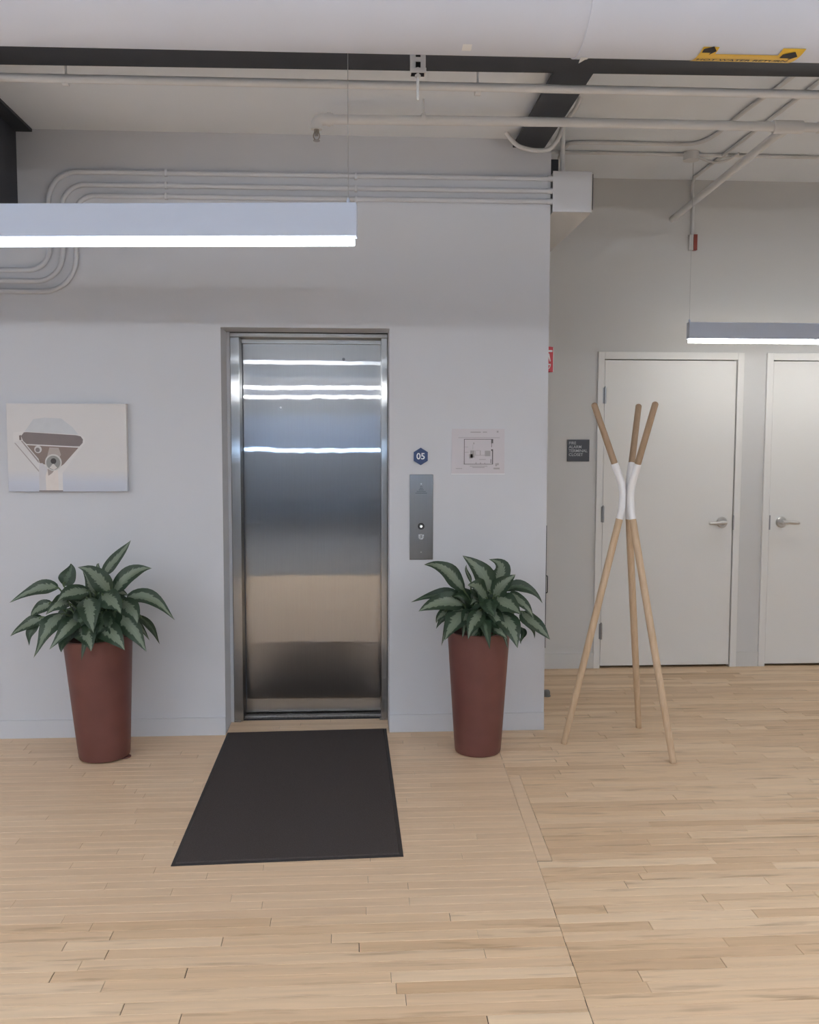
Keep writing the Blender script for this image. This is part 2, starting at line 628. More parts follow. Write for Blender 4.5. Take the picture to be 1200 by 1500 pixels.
# ------------------------------------------------------------------ the setting
D1, D2 = 5.009, 6.367            # elevator wall, alcove wall
CX = 1.042                       # outer corner of the elevator block
EX0, EX1, EZ = -0.6855, 0.1943, 2.166
XL, XR, YB = -6.0, 6.0, -14.0    # far sides of the office
C1, C2 = 3.149, 3.33


def struct(o, label=None):
    o['kind'] = 'structure'
    if label:
        o['label'] = label
    return o


floor = struct(box('floor', (XL, YB, -0.12), (XR, D2 + 0.25, -0.004), M['floorbase']), 'pale maple strip wood floor')
struct(box('floor_carpet', (XL, YB, -0.004), (XR, -0.2, 0.001), M['carpet']), 'grey office carpet behind the viewer')
struct(prism('wall_front', [(XL, 0), (EX0, 0), (EX0, EZ), (EX1, EZ), (EX1, 0), (CX, 0), (CX, 3.25), (XL, 3.25)], D1, 5.23, M['wall']),
       'pale grey painted wall around the elevator')
struct(box('wall_side', (0.90, 5.23, 0), (CX, D2, 3.4), M['wall2']), 'side of the elevator block by the alcove')
FR1 = (1.664, 2.678)
FR2 = (2.838, 3.852)
struct(prism('wall_alcove', [(0.9, 0), (FR1[0], 0), (FR1[0], 2.18), (FR1[1], 2.18), (FR1[1], 0), (FR2[0], 0), (FR2[0], 2.18), (FR2[1], 2.18), (FR2[1], 0),
                             (XR, 0), (XR, 3.4), (0.9, 3.4)], D2, D2 + 0.12, M['wall2']), 'off white alcove wall with two closet doors')
struct(box('wall_left', (XL - 0.1, YB, 0), (XL, D2 + 0.25, 3.4), M['wall']))
struct(box('wall_right', (XR, YB, 0), (XR + 0.1, D2 + 0.25, 3.4), M['wall2']))
struct(slab('ceiling', [(XL, YB), (XR, YB), (XR, 3.9), (0.92, 3.9), (0.92, D2 + 0.25), (XL, D2 + 0.25)], C1, C1 + 0.3, M['ceiling']), 'painted ceiling over the elevator lobby')
struct(box('ceiling_alcove', (0.92, 3.9, C2), (XR, D2 + 0.25, C2 + 0.1), M['ceiling']), 'higher painted ceiling over the alcove')
struct(box('wall_light_stop', (XL, D2 + 0.2, -0.004), (XR, D2 + 0.25, 3.4), M['darkgap']))  # unseen dark backing, added to stop daylight leaking round the doors
# office windows far behind the viewpoint (seen only mirrored in the elevator door)
WS, WH = 1.24, 2.25
struct(box('wall_behind', (XL, YB - 0.15, 0), (XR, YB, WS), M['wall']))
struct(box('wall_behind_head', (XL, YB - 0.15, WH), (XR, YB, 3.4), M['wall']))
for i in range(7):
    x = XL + i * (XR - XL - 0.12) / 6
    struct(box('trim_%d' % (i + 1), (x, YB - 0.15, WS), (x + 0.12, YB, WH), M['wall']))
for i in range(6):
    x0 = XL + i * (XR - XL - 0.12) / 6 + 0.12
    x1 = XL + (i + 1) * (XR - XL - 0.12) / 6
    win = struct(box('window_%d' % (i + 1), (x0, YB - 0.09, WS), (x1, YB - 0.05, WS + 0.035), M['white']))
    box('window_head', (x0, YB - 0.09, WH - 0.035), (x1, YB - 0.05, WH), M['white'], win)
    box('roller_blind', (x0, YB - 0.055, 1.335), (x1, YB - 0.05, WH - 0.035), M['blind'], win)

BB = 0.096
struct(box('baseboard_left', (XL, D1 - 0.009, 0), (EX0, D1, BB), M['wall']))
struct(box('baseboard_right', (EX1, D1 - 0.009, 0), (CX, D1, BB), M['wall']))
struct(box('baseboard_alcove', (CX, D2 - 0.01, 0), (FR1[0], D2, 0.106), M['wall2']))
struct(box('baseboard_between', (FR1[1], D2 - 0.01, 0), (FR2[0], D2, 0.106), M['wall2']))


# floor boards -------------------------------------------------------
rng = random.Random(5)
ROW = 0.057


def seam_x(y):
    return 0.651 + (y - 2.43) * 0.041


def plank_bm(poly):
    bm = bmesh.new()
    a = [bm.verts.new((p[0], p[1], -0.004)) for p in poly]
    b = [bm.verts.new((p[0], p[1], -0.0008)) for p in poly]
    cx = sum(p[0] for p in poly) / 4
    cy = sum(p[1] for p in poly) / 4
    c = []
    for p in poly:
        c.append(bm.verts.new((p[0] + (0.0012 if p[0] < cx else -0.0012), p[1] + (0.0012 if p[1] < cy else -0.0012), 0.0)))
    for q, s in ((a, b), (b, c)):
        for i in range(4):
            bm.faces.new((q[i], q[(i + 1) % 4], s[(i + 1) % 4], s[i]))
    bm.faces.new(c)
    return bm


def in_view(x, y):
    d = Vector((x, y, 0)) - Vector((0, 0, CAM_H))
    z = d.dot(_f)
    if z < 0.1:
        return False
    u, v = 600 + F_PX * d.dot(_r2) / z, 750 - F_PX * d.dot(_u2) / z
    return -10 < u < 1210 and v < 1512


def put_attr(me, tone, age):
    for nm, val in (('tone', tone), ('age', age)):
        at = me.attributes.new(nm, 'FLOAT', 'FACE')
        at.data.foreach_set('value', [val] * len(me.polygons) if not isinstance(val, list) else val)


box('underlay', (-2.6, 1.9, -0.0039), (4.2, D2, -0.0034), M['darkgap'], floor)
boards = []      # (poly, tone, age)
GAP = 0.0005
BX0, BX1, BY0 = -2.6, 4.2, 1.9
rows = int((D2 - BY0) / ROW) + 1
for side in ('left', 'right'):
    off = 0.0 if side == 'left' else 0.021
    for r in range(-1, rows + 1):
        y0 = BY0 + r * ROW + off
        y1 = min(y0 + ROW, D2)
        if y1 - y0 < 0.012 or y0 < BY0 - 0.06:
            continue
        ym = (y0 + y1) / 2
        if side == 'left':
            xa, xb = BX0, None
        else:
            xa, xb = None, BX1
        strip = 3.41 < ym < 4.31                       # the cross-grain board lies along the seam here
        if side == 'left' and ym > D1 and y0 > D1:
            xa_, xb_ = EX0, EX1                         # boards of the elevator threshold
            if y0 > 5.24:
                continue
            y1 = min(y1, 5.26)
        else:
            xa_, xb_ = xa, xb
        x = xa_ if side == 'left' else None
        s0, s1 = seam_x(y0), seam_x(y1)
        if side == 'right':
            if strip:
                s0 += 0.057
                s1 += 0.057
            if y0 > D1 - 0.01:
                s0 = s1 = CX
            x = s0
            end0 = end1 = BX1
        else:
            end0, end1 = (s0, s1) if xb_ is None else (xb_, xb_)
        first = True
        x += 0.0
        cuts = [x]
        p = x + rng.uniform(0.15, 1.0)
        stop = max(end0, end1) if side == 'right' else min(end0, end1)
        while p < stop - 0.2:
            cuts.append(p)
            p += rng.choice((0.38, 0.5, 0.62, 0.75, 0.9, 1.1, 1.3)) * rng.uniform(0.9, 1.1)
        cuts.append(stop)
        for i in range(len(cuts) - 1):
            a0 = a1 = cuts[i]
            b0 = b1 = cuts[i + 1]
            if i == 0 and side == 'right':
                a0, a1 = s0, s1
            if i == len(cuts) - 2 and side == 'left':
                b0, b1 = end0, end1
            new = side == 'left' and ym > 3.05
            eg = GAP if new else rng.choice((0.0005, 0.0009, 0.0015))
            rg = GAP if new else rng.choice((0.0005, 0.0005, 0.001, 0.0016))
            poly = [(a0 + eg, y0 + rg), (b0 - eg, y0 + rg), (b1 - eg, y1 - GAP), (a1 + eg, y1 - GAP)]
            tone = min(1, max(0, rng.gauss(0.5, 0.26 if new else 0.33)))
            if side == 'right' and 3.45 < ym < 3.75 and a0 < 1.2:
                tone *= 0.45
            boards.append((poly, tone, 0.12 if new else rng.uniform(0.6, 1.0)))
sa, sb = seam_x(3.41), seam_x(4.31)
boards.append(([(sa + GAP, 3.412), (sa + 0.0565, 3.412), (sb + 0.0565, 4.308), (sb + GAP, 4.308)], 0.55, 0.1))

def shows(poly):
    pts = poly + [tuple(sum(p[k] for p in poly) / 4 for k in (0, 1))]
    xs = [poly[0][0] + (poly[1][0] - poly[0][0]) * t / 6 for t in range(7)]
    ym = (poly[0][1] + poly[2][1]) / 2
    return any(in_view(x, ym) and not (x < CX and ym > D1 and not (EX0 < x < EX1)) for x in xs)


seen = [b for b in boards if shows(b[0])]
seen.sort(key=lambda b: b[0][0][1])
rest = [b for b in boards if not shows(b[0])] + seen[300:]
seen = seen[:300]
for poly, tone, age in seen:
    bm = plank_bm(poly)
    bmesh.ops.recalc_face_normals(bm, faces=bm.faces)
    me = bpy.data.meshes.new('plank')
    bm.to_mesh(me)
    bm.free()
    put_attr(me, tone, age)
    mesh_obj('plank', me, M['wood'], floor)
bm = bmesh.new()
tones, ages = [], []
for poly, tone, age in rest:
    b2 = plank_bm(poly)
    me = bpy.data.meshes.new('tmp')
    b2.to_mesh(me)
    b2.free()
    n0 = len(bm.faces)
    bm.from_mesh(me)
    bpy.data.meshes.remove(me)
    tones += [tone] * (len(bm.faces) - n0)
    ages += [age] * (len(bm.faces) - n0)
bmesh.ops.recalc_face_normals(bm, faces=bm.faces)
me = bpy.data.meshes.new('outer_planks')
bm.to_mesh(me)
bm.free()
put_attr(me, tones, ages)
mesh_obj('outer_planks', me, M['wood'], floor)['kind'] = 'stuff'


# closet doors --------------------------------------------------------
def closet_door(n, fr, hinge_left, label):
    x0, x1 = fr
    d0, d1 = x0 + 0.05, x1 - 0.05
    root = thing('door_%d' % n, label, 'door', ((x0 + x1) / 2, D2, 0), kind='structure')
    for a, b in ((x0, d0 - 0.005), (d1 + 0.005, x1)):
        box('door_jamb', (a, D2 - 0.016, 0), (b, D2 + 0.1, 2.18), M['doorpaint'], root, 0.002)
    box('door_head', (d0 - 0.005, D2 - 0.016, 2.131), (d1 + 0.005, D2 + 0.1, 2.18), M['doorpaint'], root, 0.002)
    leaf = box('door_panel', (d0, D2 - 0.004, 0.016), (d1, D2 + 0.04, 2.125), M['doorpaint'], root, 0.002)
    box('door_shadow_gap', (d0 - 0.005, D2 + 0.05, 0.001), (d1 + 0.005, D2 + 0.06, 2.131), M['darkgap'], root)
    s = 1 if hinge_left else -1
    hx = d0 - 0.002 if hinge_left else d1 + 0.002
    for z in (1.885, 1.075, 0.262):
        bmh = bmesh.new()
        add_tube(bmh, [(hx, D2 - 0.022, z - 0.055), (hx, D2 - 0.022, z + 0.055)], 0.0085, 10)
        h = build('hinge', bmh, M['hinge'], root, True)
        box('hinge_leaf', (hx - s * 0.014, D2 - 0.018, z - 0.053), (hx, D2 - 0.016, z + 0.053), M['hinge'], h)
        tube('hinge_tip', [(hx, D2 - 0.022, z + 0.055), (hx, D2 - 0.022, z + 0.062)], [0.007, 0.003], M['hinge'], h, 10)
    lx = d1 - 0.076 if hinge_left else d0 + 0.087
    rose = disc_y('lever_rose', lx, D2 - 0.004, 1.016, 0.038, 0.016, M['nickel'], root, 32, 0.006)
    tube('lever_neck', [(lx, D2 - 0.018, 1.016), (lx, D2 - 0.06, 1.016)], [0.018, 0.013], M['nickel'], rose, 16)
    pth = smooth_path([(lx + s * 0.012, D2 - 0.062, 1.019), (lx - s * 0.03, D2 - 0.064, 1.018), (lx - s * 0.07, D2 - 0.062, 1.014), (lx - s * 0.108, D2 - 0.054, 1.013)], 5)
    tube('lever', pth, [0.0135] * 5 + [0.0115] * (len(pth) - 6) + [0.008], M['nickel'], rose, 14)
    ex = d1 + 0.001 if hinge_left else d0 - 0.001
    box('strike_plate', (ex - 0.003, D2 - 0.0185, 0.965), (ex + 0.006, D2 - 0.0155, 1.065), M['hinge'], root)
    return root


closet_door(1, FR1, True, 'off white closet door with hinges showing, behind the coat rack')
closet_door(2, FR2, False, 'off white closet door cut by the right edge of the picture')


# steel beams ---------------------------------------------------------
def i_beam(name, label, axis, c, half, z0, z1, a, b, ft=0.014, wt=0.010):
    prof = [(-half, z0), (half, z0), (half, z0 + ft), (wt / 2, z0 + ft), (wt / 2, z1 - ft), (half, z1 - ft), (half, z1), (-half, z1),
            (-half, z1 - ft), (-wt / 2, z1 - ft), (-wt / 2, z0 + ft), (-half, z0 + ft)]
    bm = bmesh.new()
    if axis == 'Y':
        add_prism(bm, [(c + p[0], p[1]) for p in prof], a, b)
    else:
        va = [bm.verts.new((a, c + p[0], p[1])) for p in prof]
        vb = [bm.verts.new((b, c + p[0], p[1])) for p in prof]
        bm.faces.new(va)
        bm.faces.new(vb[::-1])
        for i in range(12):
            bm.faces.new((va[i], vb[i], vb[(i + 1) % 12], va[(i + 1) % 12]))
    o = build(name, bm, M['darksteel'])
    return tag(o, label, 'beam', kind='structure')


xb_ = i_beam('steel_beam', 'dark steel beam crossing the whole ceiling behind the large white pipe', 'X', 3.92, 0.105, 3.106, 3.30, XL + 0.03, XR - 0.03)
xb_.rotation_euler[2] = math.radians(-1.5)      # runs slightly out of square with the wall
i_beam('steel_beam', 'short dark steel beam running back over the corner of the elevator wall', 'Y', 0.922, 0.083, 3.1062, 3.32, 3.985, D2 - 0.002)
i_beam('steel_beam', 'deep dark steel beam above the lamp at the upper left edge', 'Y', -1.702, 0.086, 2.60, C1 - 0.001, 4.075, D1 - 0.002)


# ------------------------------------------------------------------ elevator
el = thing('elevator', 'brushed stainless steel elevator door set back in the grey wall', 'elevator', ((EX0 + EX1) / 2, 5.2, 0))
JY0, JY1 = 5.235, 5.40
box('jamb', (-0.668, JY0, 0.004), (-0.617, JY1, 2.14), M['steelframe'], el, 0.003)
box('jamb', (0.158, JY0, 0.004), (0.1935, JY1, 2.14), M['steelframe'], el, 0.003)
box('head', (-0.668, JY0, 2.14), (0.1935, JY1, 2.164), M['steelframe'], el, 0.003)
box('transom_track', (-0.617, 5.35, 2.118), (0.158, 5.372, 2.139), M['steelframe'], el)
# the panel: slightly dished sheet with a folded edge
dp = box('door_panel', (-0.645, 5.375, 0.0125), (0.18, 5.40, 2.15), M['steeldoor'], el, 0.002)
disc_y('key_hole', -0.05, 5.3755, 2.035, 0.0085, 0.001, M['darkgap'], dp, 16)
disc_y('rivet', -0.405, 5.3755, 1.763, 0.006, 0.002, M['white'], dp, 14)
box('rubber_edge', (-0.6165, 5.366, 0.03), (-0.6125, 5.3745, 2.118), M['slate'], dp)
sl = box('sill', (-0.676, 5.30, -0.0035), (0.1935, 5.40, 0.006), M['sill'], el)
for k in range(2):
    box('sill_groove', (-0.62, 5.325 + k * 0.022, 0.0061), (0.155, 5.334 + k * 0.022, 0.0066), M['darkgap'], sl)
for x in (-0.65, 0.175):
    box('jamb_foot', (x - 0.026, JY0 - 0.004, 0.0), (x + 0.018, JY0 - 0.0005, 0.012), M['sill'], el)
box('frame_return', (-0.6853, 5.2305, 0.0), (-0.6685, 5.40, 2.165), M['wall'], el)
box('shaft_back', (-0.80, 5.42, 0.0), (0.32, 5.44, 2.4), M['darkgap'], el)

# ------------------------------------------------------------------ mat
mt = thing('floor_mat', 'black carpet mat with rubber edge before the elevator', 'mat', (-0.25, 4.25, 0))
bm = bmesh.new()
c0 = [(-0.680, 5.036), (0.180, 5.062), (0.189, 3.470), (-0.680, 3.437)]


def inset(q, d):
    cx = sum(p[0] for p in q) / 4
    cy = sum(p[1] for p in q) / 4
    return [(p[0] + (d if p[0] < cx else -d), p[1] + (d if p[1] < cy else -d)) for p in q]


rings = [[(p[0], p[1], 0.0005) for p in c0], [(p[0], p[1], 0.0025) for p in c0], [(p[0], p[1], 0.004) for p in inset(c0, 0.012)]]
vr = [[bm.verts.new(p) for p in r] for r in rings]
for a, b in zip(vr, vr[1:]):
    for i in range(4):
        bm.faces.new((a[i], a[(i + 1) % 4], b[(i + 1) % 4], b[i]))
bm.faces.new(vr[-1])
bm.faces.new(vr[0][::-1])
build('rubber_border', bm, M['matedge'], mt)
bm = bmesh.new()
q = inset(c0, 0.014)
t0 = [bm.verts.new((p[0], p[1], 0.0038)) for p in q]
t1 = [bm.verts.new((p[0], p[1], 0.0085)) for p in inset(q, 0.004)]
for i in range(4):
    bm.faces.new((t0[i], t0[(i + 1) % 4], t1[(i + 1) % 4], t1[i]))
bm.faces.new(t1)
build('carpet_pile', bm, M['mat'], mt)

# ------------------------------------------------------------------ pendant lamps
def pendant(label, x0, x1, y, ztop, glowmat, wires, group='linear pendant lamps', swing=0.0):
    t = thing('pendant_lamp', label, 'lamp', ((x0 + x1) / 2, y, 2.190), group)
    box('housing', (x0, y - 0.025, 2.214), (x1, y + 0.025, 2.315), M['lampbody'], t, 0.0015)
    box('diffuser', (x0 + 0.008, y - 0.021, 2.190), (x1 - 0.008, y + 0.021, 2.2138), glowmat, t, 0.003)
    for wx in wires:
        tube('suspension_wire', [(wx, y, 2.315), (wx, y, ztop)], 0.0011, M['wire'], t, 6)
        lathe('wire_grip', [(0, 0), (0.006, 0), (0.006, 0.012), (0.002, 0.02), (0, 0.02)], M['lampbody'], t, (wx, y, 2.315), seg=12)
    if swing:                       # hangs a little out of line with the wall, turned about its right end
        t.rotation_euler[2] = -swing
        t.location = (x1 - (x1 - x0) / 2 * math.cos(swing), y + (x1 - x0) / 2 * math.sin(swing), 2.190)
    return t


pendant('long white linear pendant lamp glowing cool white before the elevator wall', -3.6, 0.015, 3.0, C1, M['coolglow'], (-0.012, -3.5), swing=math.radians(4.6))
pendant('white linear pendant lamp before the closet doors at the right edge', 2.088, 4.5, 5.825, C2 - 0.001, M['warmglow'], (2.096, 4.45))
spots = [('%s of the %s row behind the viewer' % (side, row), x0, y) for row, y in (('first', -0.65), ('second', -3.2))
         for side, x0 in (('left end', -5.8), ('middle', -1.8), ('right end', 2.2)) if not (row == 'second' and x0 > 2)]
spots += [('left side of the lobby running front to back', -5.4, 1.3), ('right side of the lobby running front to back', 0.8, 1.75)]  # this pair is added out of view to brighten the floor
for where, x0, y in spots:
    pl0 = pendant('linear pendant lamp at the ' + where, x0, x0 + 3.6, y, C1, M['roomglow'], (x0 + 0.05, x0 + 3.55))
    if x0 < 0.5:
        box('added_uplight', (x0 + 0.01, y - 0.02, 2.3145), (x0 + 3.59, y + 0.02, 2.3153), M['added_glow'], pl0)  # glowing strip added on the lamp top to brighten the ceiling
    if 'front to back' in where:
        pl0.rotation_euler[2] = math.radians(90)

# ------------------------------------------------------------------ pipes
PY, PZ, PR = 2.627, 2.836, 0.20


def on_pipe(x, phi, lift=0.0):
    r = PR + lift
    return (x, PY + r * math.sin(phi), PZ - r * math.cos(phi))


hp = thing('insulated_pipe', 'very large white jacketed pipe across the top of the picture', 'pipe', (0, PY, PZ - PR))
tube('pipe_jacket', [(XL + 0.03, PY, PZ), (XR - 0.03, PY, PZ)], PR, M['jacket'], hp, 72)
for x in (-3.1, 0.635, 4.3):
    tube('jacket_seam', [(x - 0.018, PY, PZ), (x + 0.018, PY, PZ)], PR + 0.0035, M['jacket'], hp, 72)


def pipe_patch(name, x0, x1, p0, p1, mat, parent, lift, n=10):
    bm = bmesh.new()
    rows_ = []
    for i in range(n + 1):
        ph = math.radians(p0 + (p1 - p0) * i / n)
        rows_.append([bm.verts.new(on_pipe(x, ph, lift)) for x in (x0, x1)])
    for a, b in zip(rows_, rows_[1:]):
        bm.faces.new((a[0], a[1], b[1], b[0]))
    return build(name, bm, mat, parent, True)


def pipe_mesh(name, me, x, phi0, mat, parent, lift):
    """Flat lettering wrapped round the pipe; its upward direction runs towards the viewer."""
    for v in me.vertices:
        v.co = Vector(on_pipe(x + v.co.x, phi0 - v.co.y / PR, lift + v.co.z))
    me.materials.clear()
    return mesh_obj(name, me, mat, parent)


mk = pipe_patch('marker_band', 0.985, 1.215, -3, 22, M['yellow'], hp, 0.0012)
mk['label'] = 'yellow pipe marker reading HOT WATER RETURN'
pipe_patch('marker_end', 0.946, 0.99, -13, 22, M['yellow'], mk, 0.0014)
pipe_patch('marker_end', 1.165, 1.228, -13, 22, M['yellow'], mk, 0.0014)
pipe_mesh('marker_lettering', text_mesh('HOT WATER RETURN', 0.026, 0.0, 'CENTER', 1.0, 0.0004), 1.082, math.radians(9.5), M['black'], mk, 0.0022)


def arrow_on_pipe(x, ph, s):
    bm = bmesh.new()
    pts = [(-1, -.42), (0.25, -.42), (0.25, -1), (1, 0), (0.25, 1), (0.25, .42), (-1, .42)]
    vs_ = [bm.verts.new((p[0] * s, p[1] * s * 1.1, 0)) for p in pts]
    bm.faces.new(vs_)
    bmesh.ops.triangulate(bm, faces=bm.faces)
    me = bpy.data.meshes.new('arrow')
    bm.to_mesh(me)
    bm.free()
    pipe_mesh('marker_arrow', me, x, math.radians(ph), M['black'], mk, 0.0024)


arrow_on_pipe(0.969, -8, 0.019)
arrow_on_pipe(1.198, -2, 0.023)
pipe_patch('jacket_tag', 0.297, 0.322, -10, 0, M['white'], hp, 0.002)
# loose pointed end of the jacket tape
bm = bmesh.new()
a = [bm.verts.new(on_pipe(0.628, math.radians(6), 0.006)), bm.verts.new(on_pipe(0.648, math.radians(6), 0.006)),
     bm.verts.new((0.636, PY + 0.085, PZ - PR + 0.004))]
b = [bm.verts.new(v.co + Vector((0, 0.0015, 0.002))) for v in a]
bm.faces.new(a)
bm.faces.new(b[::-1])
for i in range(3):
    bm.faces.new((a[i], b[i], b[(i + 1) % 3], a[(i + 1) % 3]))
build('tape_end', bm, M['white'], hp)

hp.rotation_euler[2] = math.radians(-0.8)
# slotted strut hanger beside the big pipe
sh = thing('strut_hanger', 'white slotted strut hanger with a rod below it, under the dark beam', 'hanger', (0.202, 2.97, 2.70))
bm = bmesh.new()
for x0, x1 in ((0.1815, 0.1945), (0.2095, 0.2225)):
    add_box(bm, (x0, 2.955, 2.70), (x1, 2.958, C1))
z = 2.70
while z < C1 - 0.02:
    add_box(bm, (0.1945, 2.955, z), (0.2095, 2.958, z + 0.013))
    z += 0.032
bmesh.ops.remove_doubles(bm, verts=bm.verts, dist=0.0002)
build('slotted_face', bm, M['pipewhite'], sh)
box('channel_side', (0.1790, 2.955, 2.70), (0.1815, 2.99, C1), M['pipewhite'], sh)
box('channel_side', (0.2225, 2.955, 2.70), (0.2250, 2.99, C1), M['pipewhite'], sh)
box('channel_back', (0.1815, 2.986, 2.70), (0.2225, 2.99, C1), M['darksteel'], sh)  # dark colour stands for the shade inside the slots
box('end_bracket', (0.1775, 2.950, 2.698), (0.2265, 2.954, 2.712), M['pipewhite'], sh)
tube('hanger_rod', [(0.202, 2.97, 2.622), (0.202, 2.97, 2.72)], 0.004, M['pipewhite'], sh, 10)
lathe('rod_nut', [(0, 0), (0.009, 0), (0.009, 0.008), (0, 0.008)], M['pipewhite'], sh, (0.202, 2.97, 2.69), seg=6)

# thinner pipe just behind the cross beam
wp = thing('water_pipe', 'slim white pipe along the dark cross beam, upper of the two ceiling pipes', 'pipe', (0, 4.055, 3.03))
tube('pipe_run', [(XL + 0.02, 4.085, 3.045), (0.24, 4.05, 3.058), (XR - 0.02, 4.03, 3.064)], 0.0175, M['pipewhite'], wp, 16)
for x in (-1.172, 0.53, 2.6):
    cl = tube('pipe_clamp', [(x - 0.012, 4.068, 3.052), (x + 0.012, 4.068, 3.052)], 0.022, M['pipewhite'], wp, 16)
    tube('clamp_rod', [(x, 4.072, 3.07), (x, 4.072, C1 - 0.0005)], 0.005, M['pipewhite'], cl, 8)

# sprinkler pipe with an end elbow and a branch to the alcove
sp = thing('sprinkler_pipe', 'white sprinkler pipe ending in an elbow and hanging sprinkler head', 'pipe', (0.9, 4.46, 3.03))
SY, SZ = 4.46, 3.060
tube('pipe_run', [(-0.115, SY, SZ - 0.012), (0.9, SY, SZ - 0.001), (XR - 0.02, SY, SZ + 0.005)], 0.0215, M['pipewhite'], sp, 18)
elb = tube('elbow', fillet([(-0.085, SY, SZ - 0.012), (-0.162, SY, SZ - 0.012), (-0.162, SY, SZ - 0.058)], 0.03), 0.0265, M['pipewhite'], sp, 18)
tube('elbow_collar', [(-0.112, SY, SZ - 0.012), (-0.098, SY, SZ - 0.012)], 0.031, M['pipewhite'], elb, 18)
hd = lathe('sprinkler_head', [(0, 0), (0.012, 0), (0.012, -0.014), (0.007, -0.016), (0.007, -0.03), (0, -0.03)], M['brass'], sp, (-0.162, SY, SZ - 0.058), seg=14)
for s in (-1, 1):
    tube('frame_arm', smooth_path([(-0.162 + s * 0.009, SY, SZ - 0.07), (-0.162 + s * 0.014, SY, SZ - 0.09), (-0.162 + s * 0.004, SY, SZ - 0.108)], 4), 0.003, M['brass'], hd, 8)
lathe('deflector', [(0, 0), (0.016, 0), (0.016, -0.002), (0, -0.002)], M['brass'], hd, (-0.162, SY, SZ - 0.107), seg=14)
tee = tube('tee_fitting', [(1.985, SY, SZ), (2.125, SY, SZ)], 0.030, M['pipewhite'], sp, 18)
tube('tee_outlet', [(2.05, SY, SZ), (2.052, SY + 0.07, SZ)], 0.029, M['pipewhite'], tee, 18)
tube('branch_pipe', [(2.052, SY + 0.06, SZ), (2.155, D2 - 0.002, SZ + 0.008)], 0.0205, M['pipewhite'], sp, 18)
tube('coupling', [(2.20, SY, SZ), (2.25, SY, SZ)], 0.027, M['pipewhite'], sp, 18)
for x in (0.33, 2.75):
    h = tube('pipe_hanger', [(x, SY, SZ + 0.02), (x, SY, C1 + (0.18 if x > 0.92 else 0) - 0.0005)], 0.004, M['pipewhite'], sp, 8)
    tube('hanger_ring', [(x - 0.01, SY, SZ), (x + 0.01, SY, SZ)], 0.025, M['pipewhite'], h, 18)

# three conduits on the elevator wall
CR = 0.0125
CY = D1 - CR - 0.001
for z, xv, zl, r1, r2, which in ((2.943, -1.542, 2.443, 0.15, 0.11, 'topmost'), (2.880, -1.475, 2.388, 0.12, 0.14, 'middle'), (2.826, -1.410, 2.337, 0.10, 0.17, 'lowest')):
    cd = thing('wall_conduit', '%s of three parallel conduits bending along the grey wall above the lamp' % which, 'conduit', (0, CY, zl), 'conduits on the elevator wall')
    tube('conduit_run', fillet([(CX + 0.006, CY, z + 0.004), (xv, CY, z - 0.006), (xv, CY, zl), (-3.0, CY, zl)], [r1, r2]), CR, M['wall'], cd, 12)
    tube('end_connector', [(CX - 0.02, CY, z + 0.004), (CX + 0.006, CY, z + 0.004)], CR + 0.003, M['wall'], cd, 12)
    for x in (0.02, -0.95):
        bm = bmesh.new()
        add_box(bm, (x - 0.007, CY - CR - 0.0012, z - CR - 0.006), (x + 0.007, D1 - 0.0005, z + CR + 0.0012), 0.001)
        build('conduit_strap', bm, M['wall'], cd, True)

# square wireway running back along the block
wb = thing('wireway_box', 'white square wireway at the wall corner where the conduits end', 'box', (1.155, 5.3, 2.776))
box('trough', (CX + 0.010, 4.985, 2.776), (1.258, D2 - 0.002, 2.982), M['wall2'], wb, 0.002)
box('end_cover', (CX + 0.006, 4.981, 2.775), (1.250, 4.985, 2.983), M['wall'], wb)
box('cover_edge', (1.2585, 4.983, 2.79), (1.2615, 5.4, 2.972), M['darksteel'], wb)
tag(tube('drop_conduit', smooth_path([(1.118, 5.08, 2.9835), (1.118, 5.08, 3.14), (1.118, 5.075, 3.21), (1.114, 5.04, 3.275), (1.108, 4.96, 3.310), (1.10, 4.85, 3.317), (1.10, 4.40, 3.317), (1.10, 4.04, 3.317)]), 0.0125, M['pipewhite']),
    'white conduit dropping from the ceiling into the square wireway', 'conduit')
tag(tube('loop_conduit', smooth_path([(0.785, 4.9, C1 - 0.0005), (0.808, 4.9, 3.118), (0.845, 4.9, 3.084), (0.90, 4.9, 3.066), (0.957, 4.9, 3.061), (1.005, 4.9, 3.068), (1.035, 4.9, 3.092), (1.060, 4.9, 3.135),
                                      (1.085, 4.9, 3.20), (1.14, 4.9, 3.27), (1.165, 4.9, C2 - 0.0005)]), 0.0115, M['pipewhite']),
    'white flexible conduit looping under the end of the dark beam', 'conduit')
bk = thing('steel_bracket', 'small dark steel bracket above the square wireway', 'bracket', (1.09, 5.3, 2.983))
box('bracket_plate', (CX + 0.001, 5.295, 2.983), (1.143, 5.305, 3.134), M['darksteel'], bk, 0.001)
box('bracket_foot', (CX + 0.001, 5.305, 2.983), (1.143, 5.36, 2.990), M['darksteel'], bk)

